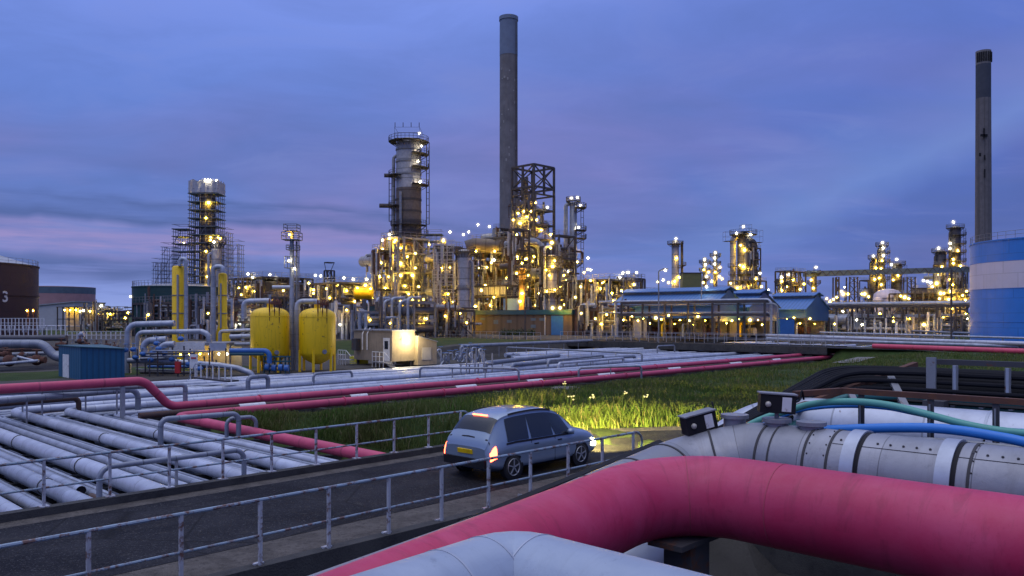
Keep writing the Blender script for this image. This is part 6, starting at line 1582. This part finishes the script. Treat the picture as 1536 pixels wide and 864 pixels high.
sb=thing('lit_shelter',W(99,490,215),'open-fronted shelter glowing yellow inside, right of the maroon tank','shelter')
q=W(99,490,215); w_=4.6; h=zat(461,215)
MB().box((q.x,219,h/2),(w_,.2,h)).build('back_wall',m_warmw,sb); MB().box((q.x,217,h+.1),(w_+.3,4.6,.2)).build('roof',m_dark,sb)
for dx in (-2.3,-.8,.8,2.3): MB().beam((q.x+dx,215,0),(q.x+dx,215,h),.28).build('post',m_dark,sb)
MB().beam((q.x-2.3,215,h*.5),(q.x+2.3,215,h*.5),.2).build('crossbar',m_dark,sb)
for dx in (-1.5,0,1.5): lamp((q.x+dx,217,h-.7),sb,True,.28)
# left pipe bridge in front of the green tank
f=Frame('pipe_bridge','dark pipe bridge crossing before the green-teal tank','pipe bridge',*fr_at(165,350,150,3),[3.6,6.4],1,7,m_dark,rail=[1],deck=False,brace=False,post=.3)
f.fill(171,[0,3.6],10,0,nris=6); f.plamps(warm=[(188,477),(192,469)],white=[(196,445)])
f=Frame('pipe_rack','low pipework and frames between lit shelter and green-teal tank','pipe rack',*fr_at(112,200,200,6),[3,5],1,5,m_dark,rail=[1],deck=False,brace=False,post=.3)
f.fill(172,[0,3],10,1,nris=8); f.plamps(warm=[(120,467),(135,467),(146,469),(165,471)],white=[(125,466)])
f=Frame('pipe_rack','pipe rack under the dark blocks behind the left yellow tank','pipe rack',*fr_at(290,400,135,5),[3,5.5],1,6,m_dark,rail=[1],deck=False,post=.3)
f.fill(173,[0,3],14,2,nris=8,mats=(m_silver,m_silver2,m_bright,m_darkp,m_rust)); f.plamps(warm=[(312,470),(355,462),(340,478),(384,470)],white=[(360,485),(392,480),(350,490)])
f=Frame('pipe_rack','pipe rack low between the two yellow tanks and the tallest column','pipe rack',*fr_at(480,580,140,5),[2.6,4.6],1,6,m_steel,rail=False,deck=False,post=.3)
f.fill(174,[0,2.6],14,2,nris=8,mats=(m_silver,m_silver2,m_bright,m_darkp)); f.plamps(warm=[(500,470),(555,480),(520,465)],white=[(510,487)])
f=Frame('pipe_rack','low pipework in the shade left of the brown building','pipe rack',*fr_at(640,712,158,4),[2.6,5],1,4,m_dark,rail=False,deck=False,post=.3); f.fill(175,[0,2.6],10,1,nris=6); f.plamps(warm=[(668,474),(690,470),(700,484)])
f=Frame('pipe_rack','low dark pump row between maroon block and blue sheds','pipe rack',*fr_at(868,950,160,5),[2.8,5.2],1,5,m_dark,rail=False,deck=False,post=.3); f.fill(176,[0,2.8],12,2,nris=8); f.plamps(warm=[(872,470),(893,478),(910,472),(935,480),(948,474),(902,486),(922,468)])

# ------------------------------------------------------------------ lamp posts
def lpost(px,ybase_z,d,ytop,label,arm=1,white=True):
    c=W(px,474,d); c.z=ybase_z; zt=zat(ytop,d)
    t=thing('lamp_post',c,label,'lamp post','lamp posts'); w_=1.1*d/F
    mb=MB(); mb.tube([c,V((c.x,c.y,zt)),V((c.x+arm*.9,c.y,zt+.25))],lambda u:.10,8,fil=.4); mb.build('pole',m_steel,t)
    hd=MB().box((c.x+arm*1.0,c.y,zt+.27),(.8,.35,.16)).build('lamp_head',m_steel,t); lamp((c.x+arm*1.0,c.y,zt+.08),t,not white,2.3*d/F)
lpost(988,0,120,406,'tall dark lamp post standing left of the long blue shed end')
lpost(1052,0,150,431,'lamp post in front of the long blue shed')
lpost(148,0,190,459,'bright lamp post far left, right of the lit shelter',.6)
lpost(219,0,110,473,'short lamp post glowing yellow before the green-teal tank',.3,False)
lpost(935,0,170,409,'lamp post at the edge of the dark pipe rack left of the blue sheds')
for px,y,lab in ((379,413,'leftmost'),(492,414,'second'),(717,338,'third')): pass
pm=thing('mast',W(1427,522,98),'thin dark mast standing before the conveyor and right-hand unit','mast')
c=W(1427,474,98); c.z=0; MB().tube([c,V((c.x,c.y,zat(405,98)))],.12,8).build('pole',m_dark,pm); MB().beam((c.x-.5,c.y,zat(420,98)),(c.x+.5,c.y,zat(420,98)),.08).build('crossarm',m_dark,pm)
pm=thing('mast',W(886,500,140),'thin dark pole in front of the brown building end','mast'); c=W(787.5,474,140); c.z=0; put(pm,c); WORLD[pm.name]=c
MB().tube([c,V((c.x,c.y,zat(462,140)))],.1,8).build('pole',m_dark,pm); MB().box((c.x,c.y,zat(462,140)),(.3,.3,.3)).build('cap',m_dark,pm)

# ------------------------------------------------------------------ far road bridge, kerbs, railings
fb=thing('far_bridge',AB(102,60,-2.4),'far concrete road bridge crossing the pipe track','bridge')
MB().abox(98.9,105,41.0,83.5,-.75,-.004).build('deck_slab',m_concd,fb)
MB().abox(98.7,98.88,40.6,84,-.8,.12).build('kerb',m_concd,fb); MB().abox(105.02,105.2,40.6,84,-.8,.12).build('kerb',m_concd,fb)
for b in (43.2,49.5,56,62.6,69,76,82.5): MB().abox(99.2,104.8,b-.5,b+.5,-2.5,-.75).build('pier',m_concd,fb)
mb=MB(); z=.012; mb.quad([AB(99.2,-80,z),AB(104.7,-80,z),AB(104.7,260,z),AB(99.2,260,z)]); struct(mb.build('road',m_asph))
def fence(label,a,b0,b1,h,step,mat,group=None,along='b',z=0,th=.06,name='railing'):
    t=thing(name,AB(a,(b0+b1)/2,z) if along=='b' else AB((b0+b1)/2,a,z),label,'railing',group)
    n=int((b1-b0)/step); P=lambda s:AB(a,s,z) if along=='b' else AB(s,a,z)
    n=min(n,98)
    for i in range(n+1):
        p=P(b0+(b1-b0)*i/n); MB().beam(p,p+V((0,0,h)),th).build('post',mat,t)
    for f,nm in ((.5,'mid_rail'),(1,'top_rail')): MB().beam(P(b0)+V((0,0,h*f)),P(b1)+V((0,0,h*f)),th*.9).build(nm,mat,t)
    return t
fence('long grey railing along the near kerb of the far bridge',98.8,40.8,84,1.25,1.5,m_galv,'far bridge railings',z=.25)
fence('grey railing along the back kerb of the far bridge',105.1,40.8,84,1.25,1.5,m_galv,'far bridge railings',z=.25)
fence('grey railing beside the road left of the far bridge, before the brown building',98.5,88,120,1.25,1.6,m_galv)
# ------------------------------------------------------------------ lines along the right edge
def line(label,pa,pb,h,r,mat,props=True):
    d0=(CZ-h)*F/(pa[1]-HOR); d1=(CZ-h)*F/(pb[1]-HOR); p,q=W(*pa,d0),W(*pb,d1)
    if (q-p).length<4: return
    q=q+(q-p).normalized()*12
    o=MB().tube([p,q],r,10).build('pipe',mat); tag(o,label,'pipe')
    n=int((q-p).length/6)
    for i in range(n+1):
        x=p.lerp(q,(i+.2)/(n+.4)); MB().beam((x.x,x.y,0),x,.16).build('prop',m_steel,o)
line('silver pipe on low props running to the blue tank, upper of two',(1150,503),(1536,515.5),.9,.26,m_bright)
line('silver pipe on low props running to the blue tank, lower of two',(1150,508),(1536,520),.55,.22,m_silver)
line('slim silver pipe behind the two low silver ones near the blue tank',(1230,498.5),(1460,505),1.3,.14,m_silver)
line('red pipe low on the ground before the blue tank',(1310,519),(1536,527),.35,.3,m_pinkf)
o=portal('silver pipe loop on the ground left of the blue tank',(1368,496),(1428,499),1.3,.16,zb=0)
portal('square silver pipe loop touching the blue tank foot',(1430,499),(1462,500),1.2,.2,zb=0)
mb=MB(); z=.02
P=[G(1130,512.5,z),G(1230,517.5,z),G(1330,522.5,z),G(1450,530,z),G(1600,538,z)]
for i in range(len(P)-1):
    e=V((.0,1.3,0)); mb.quad([P[i]-e,P[i+1]-e,P[i+1]+e,P[i]+e])
struct(mb.build('path',m_conc))
mb=MB(); P=[G(1265,544,z),G(1300,535.5,z)]; mb.quad([P[0]+V((-1.0,0,0)),P[0]+V((1.0,0,0)),P[1]+V((.9,0,0)),P[1]+V((-.9,0,0))]); struct(mb.build('path',m_conc))
# ------------------------------------------------------------------ left clutter: walkway rails, big pipe, valves
fence('white-posted walkway railing before the maroon tank, higher of two',150,0,1,1,1,m_white) if False else None
def rowfence(label,px0,px1,yb,d,h,n,mat):
    p,q=W(px0,yb,d),W(px1,yb,d); t=thing('railing',(p+q)/2,label,'railing','white railings at the left')
    for i in range(n+1):
        x=p.lerp(q,i/n); MB().beam(x-V((0,0,.5)),x+V((0,0,h)),.10).build('post',mat,t)
    for f in (.55,1): MB().beam(p+V((0,0,h*f)),q+V((0,0,h*f)),.06).build('rail',mat,t)
    MB().beam(p-V((0,0,.05)),q-V((0,0,.05)),.5,.12).build('walkway',m_steel,t)
    for i in range(0,n+1,4): x=p.lerp(q,i/n); MB().beam((x.x,x.y,-1.0),x,.15).build('leg',m_dark,t)
rowfence('white-posted walkway railing at the left edge, farther of two',-20,66,493,108,1.4,16,m_white)
rowfence('white-posted walkway railing at the left edge, nearer of two',-20,98,503,100,1.25,17,m_white)
rowfence('white-posted walkway railing right of the other two, on green ground',101,188,509,104,1.0,12,m_white)
gp('fat pale pipe bending down at the far left yard',[(-30,516),(64,516),(82,535),(100,537)],82,.46,m_silver2,fil=1.4,n=18)
gp('white pipe lying on the ground at the far left',[(-20,548),(58,541)],73,.14,m_silver)
gp('white pipe lying slantwise at the far left',[(26,535),(50,541)],74,.12,m_silver)
gp('dull pipe low in the far left yard',[(-20,533),(98,529)],84,.2,m_silver2)
gp('brown pipe low in the far left yard',[(-20,526),(96,522)],88,.25,m_brown)
gp('dark header pipe under the left walkway',[(-20,507),(100,507)],92,.35,m_darkp)
rl=random.Random(17)
for i,(px,py,s) in enumerate(((14,541,.8),(55,540,.75),(33,533,.5),(8,531,.5),(74,527,.45),(92,517,.5),(120,512,.45),(128,516,.4),(145,517,.4),(160,518,.4),(172,520,.4))):
    c=W(px,py,74+i*2.2); t=thing('gate_valve',c-V((0,0,s)),'rusty gate valve among pipes in the far left yard','valve','rusty valves at the left')
    MB().sphere(c,s*.7,12,8).build('body',m_rust,t); MB().tube([c,c+V((0,0,s*1.3))],s*.14,8).build('stem',m_rust,t)
    MB().lathe([(s*.5,-.03),(s*.58,0),(s*.5,.03),(s*.42,0),(s*.5,-.03)],c+V((0,0,s*1.3)),14).build('handwheel',m_rust,t)
    MB().tube([c-V((s*1.1,0,0)),c+V((s*1.1,0,0))],s*.42,12).build('flange',m_rust if i%2 else m_darkp,t)
t=thing('grey_cover',W(121,506,95),'pale pipe elbow standing up before the left walkway','pipe'); MB().tube([W(121,512,95),W(121,502,95),W(126,501,95)],.35,12,fil=.5).build('elbow',m_silver,t)
for i,px in enumerate((42,51)):
    c=W(px,485,140); t=thing('vent_stack',V((c.x,c.y,0)),'thin lit vent pipe against the maroon tank','vent pipe','vents by the maroon tank'); MB().tube([(c.x,c.y,0),(c.x,c.y,zat(463,140))],.18,8).build('pole',m_rust,t); lamp(V((c.x,c.y-.3,zat(466,140))),t,True,.16)
# far plain details: distant poles and sheds along the horizon
rz=random.Random(77)
for i in range(16):
    px=(640+i*57)%1500; d=rz.uniform(380,520); yt=rz.uniform(425,455); c=W(px,474,d); c.z=0
    t=thing('lighting_mast',c,'distant thin lighting mast on the skyline behind the refinery','mast','distant lighting masts')
    MB().tube([c,V((c.x,c.y,zat(yt,d)))],.22,6).build('pole',m_dark,t); lamp(V((c.x,c.y,zat(yt,d))),t,False,1.2*d/F)
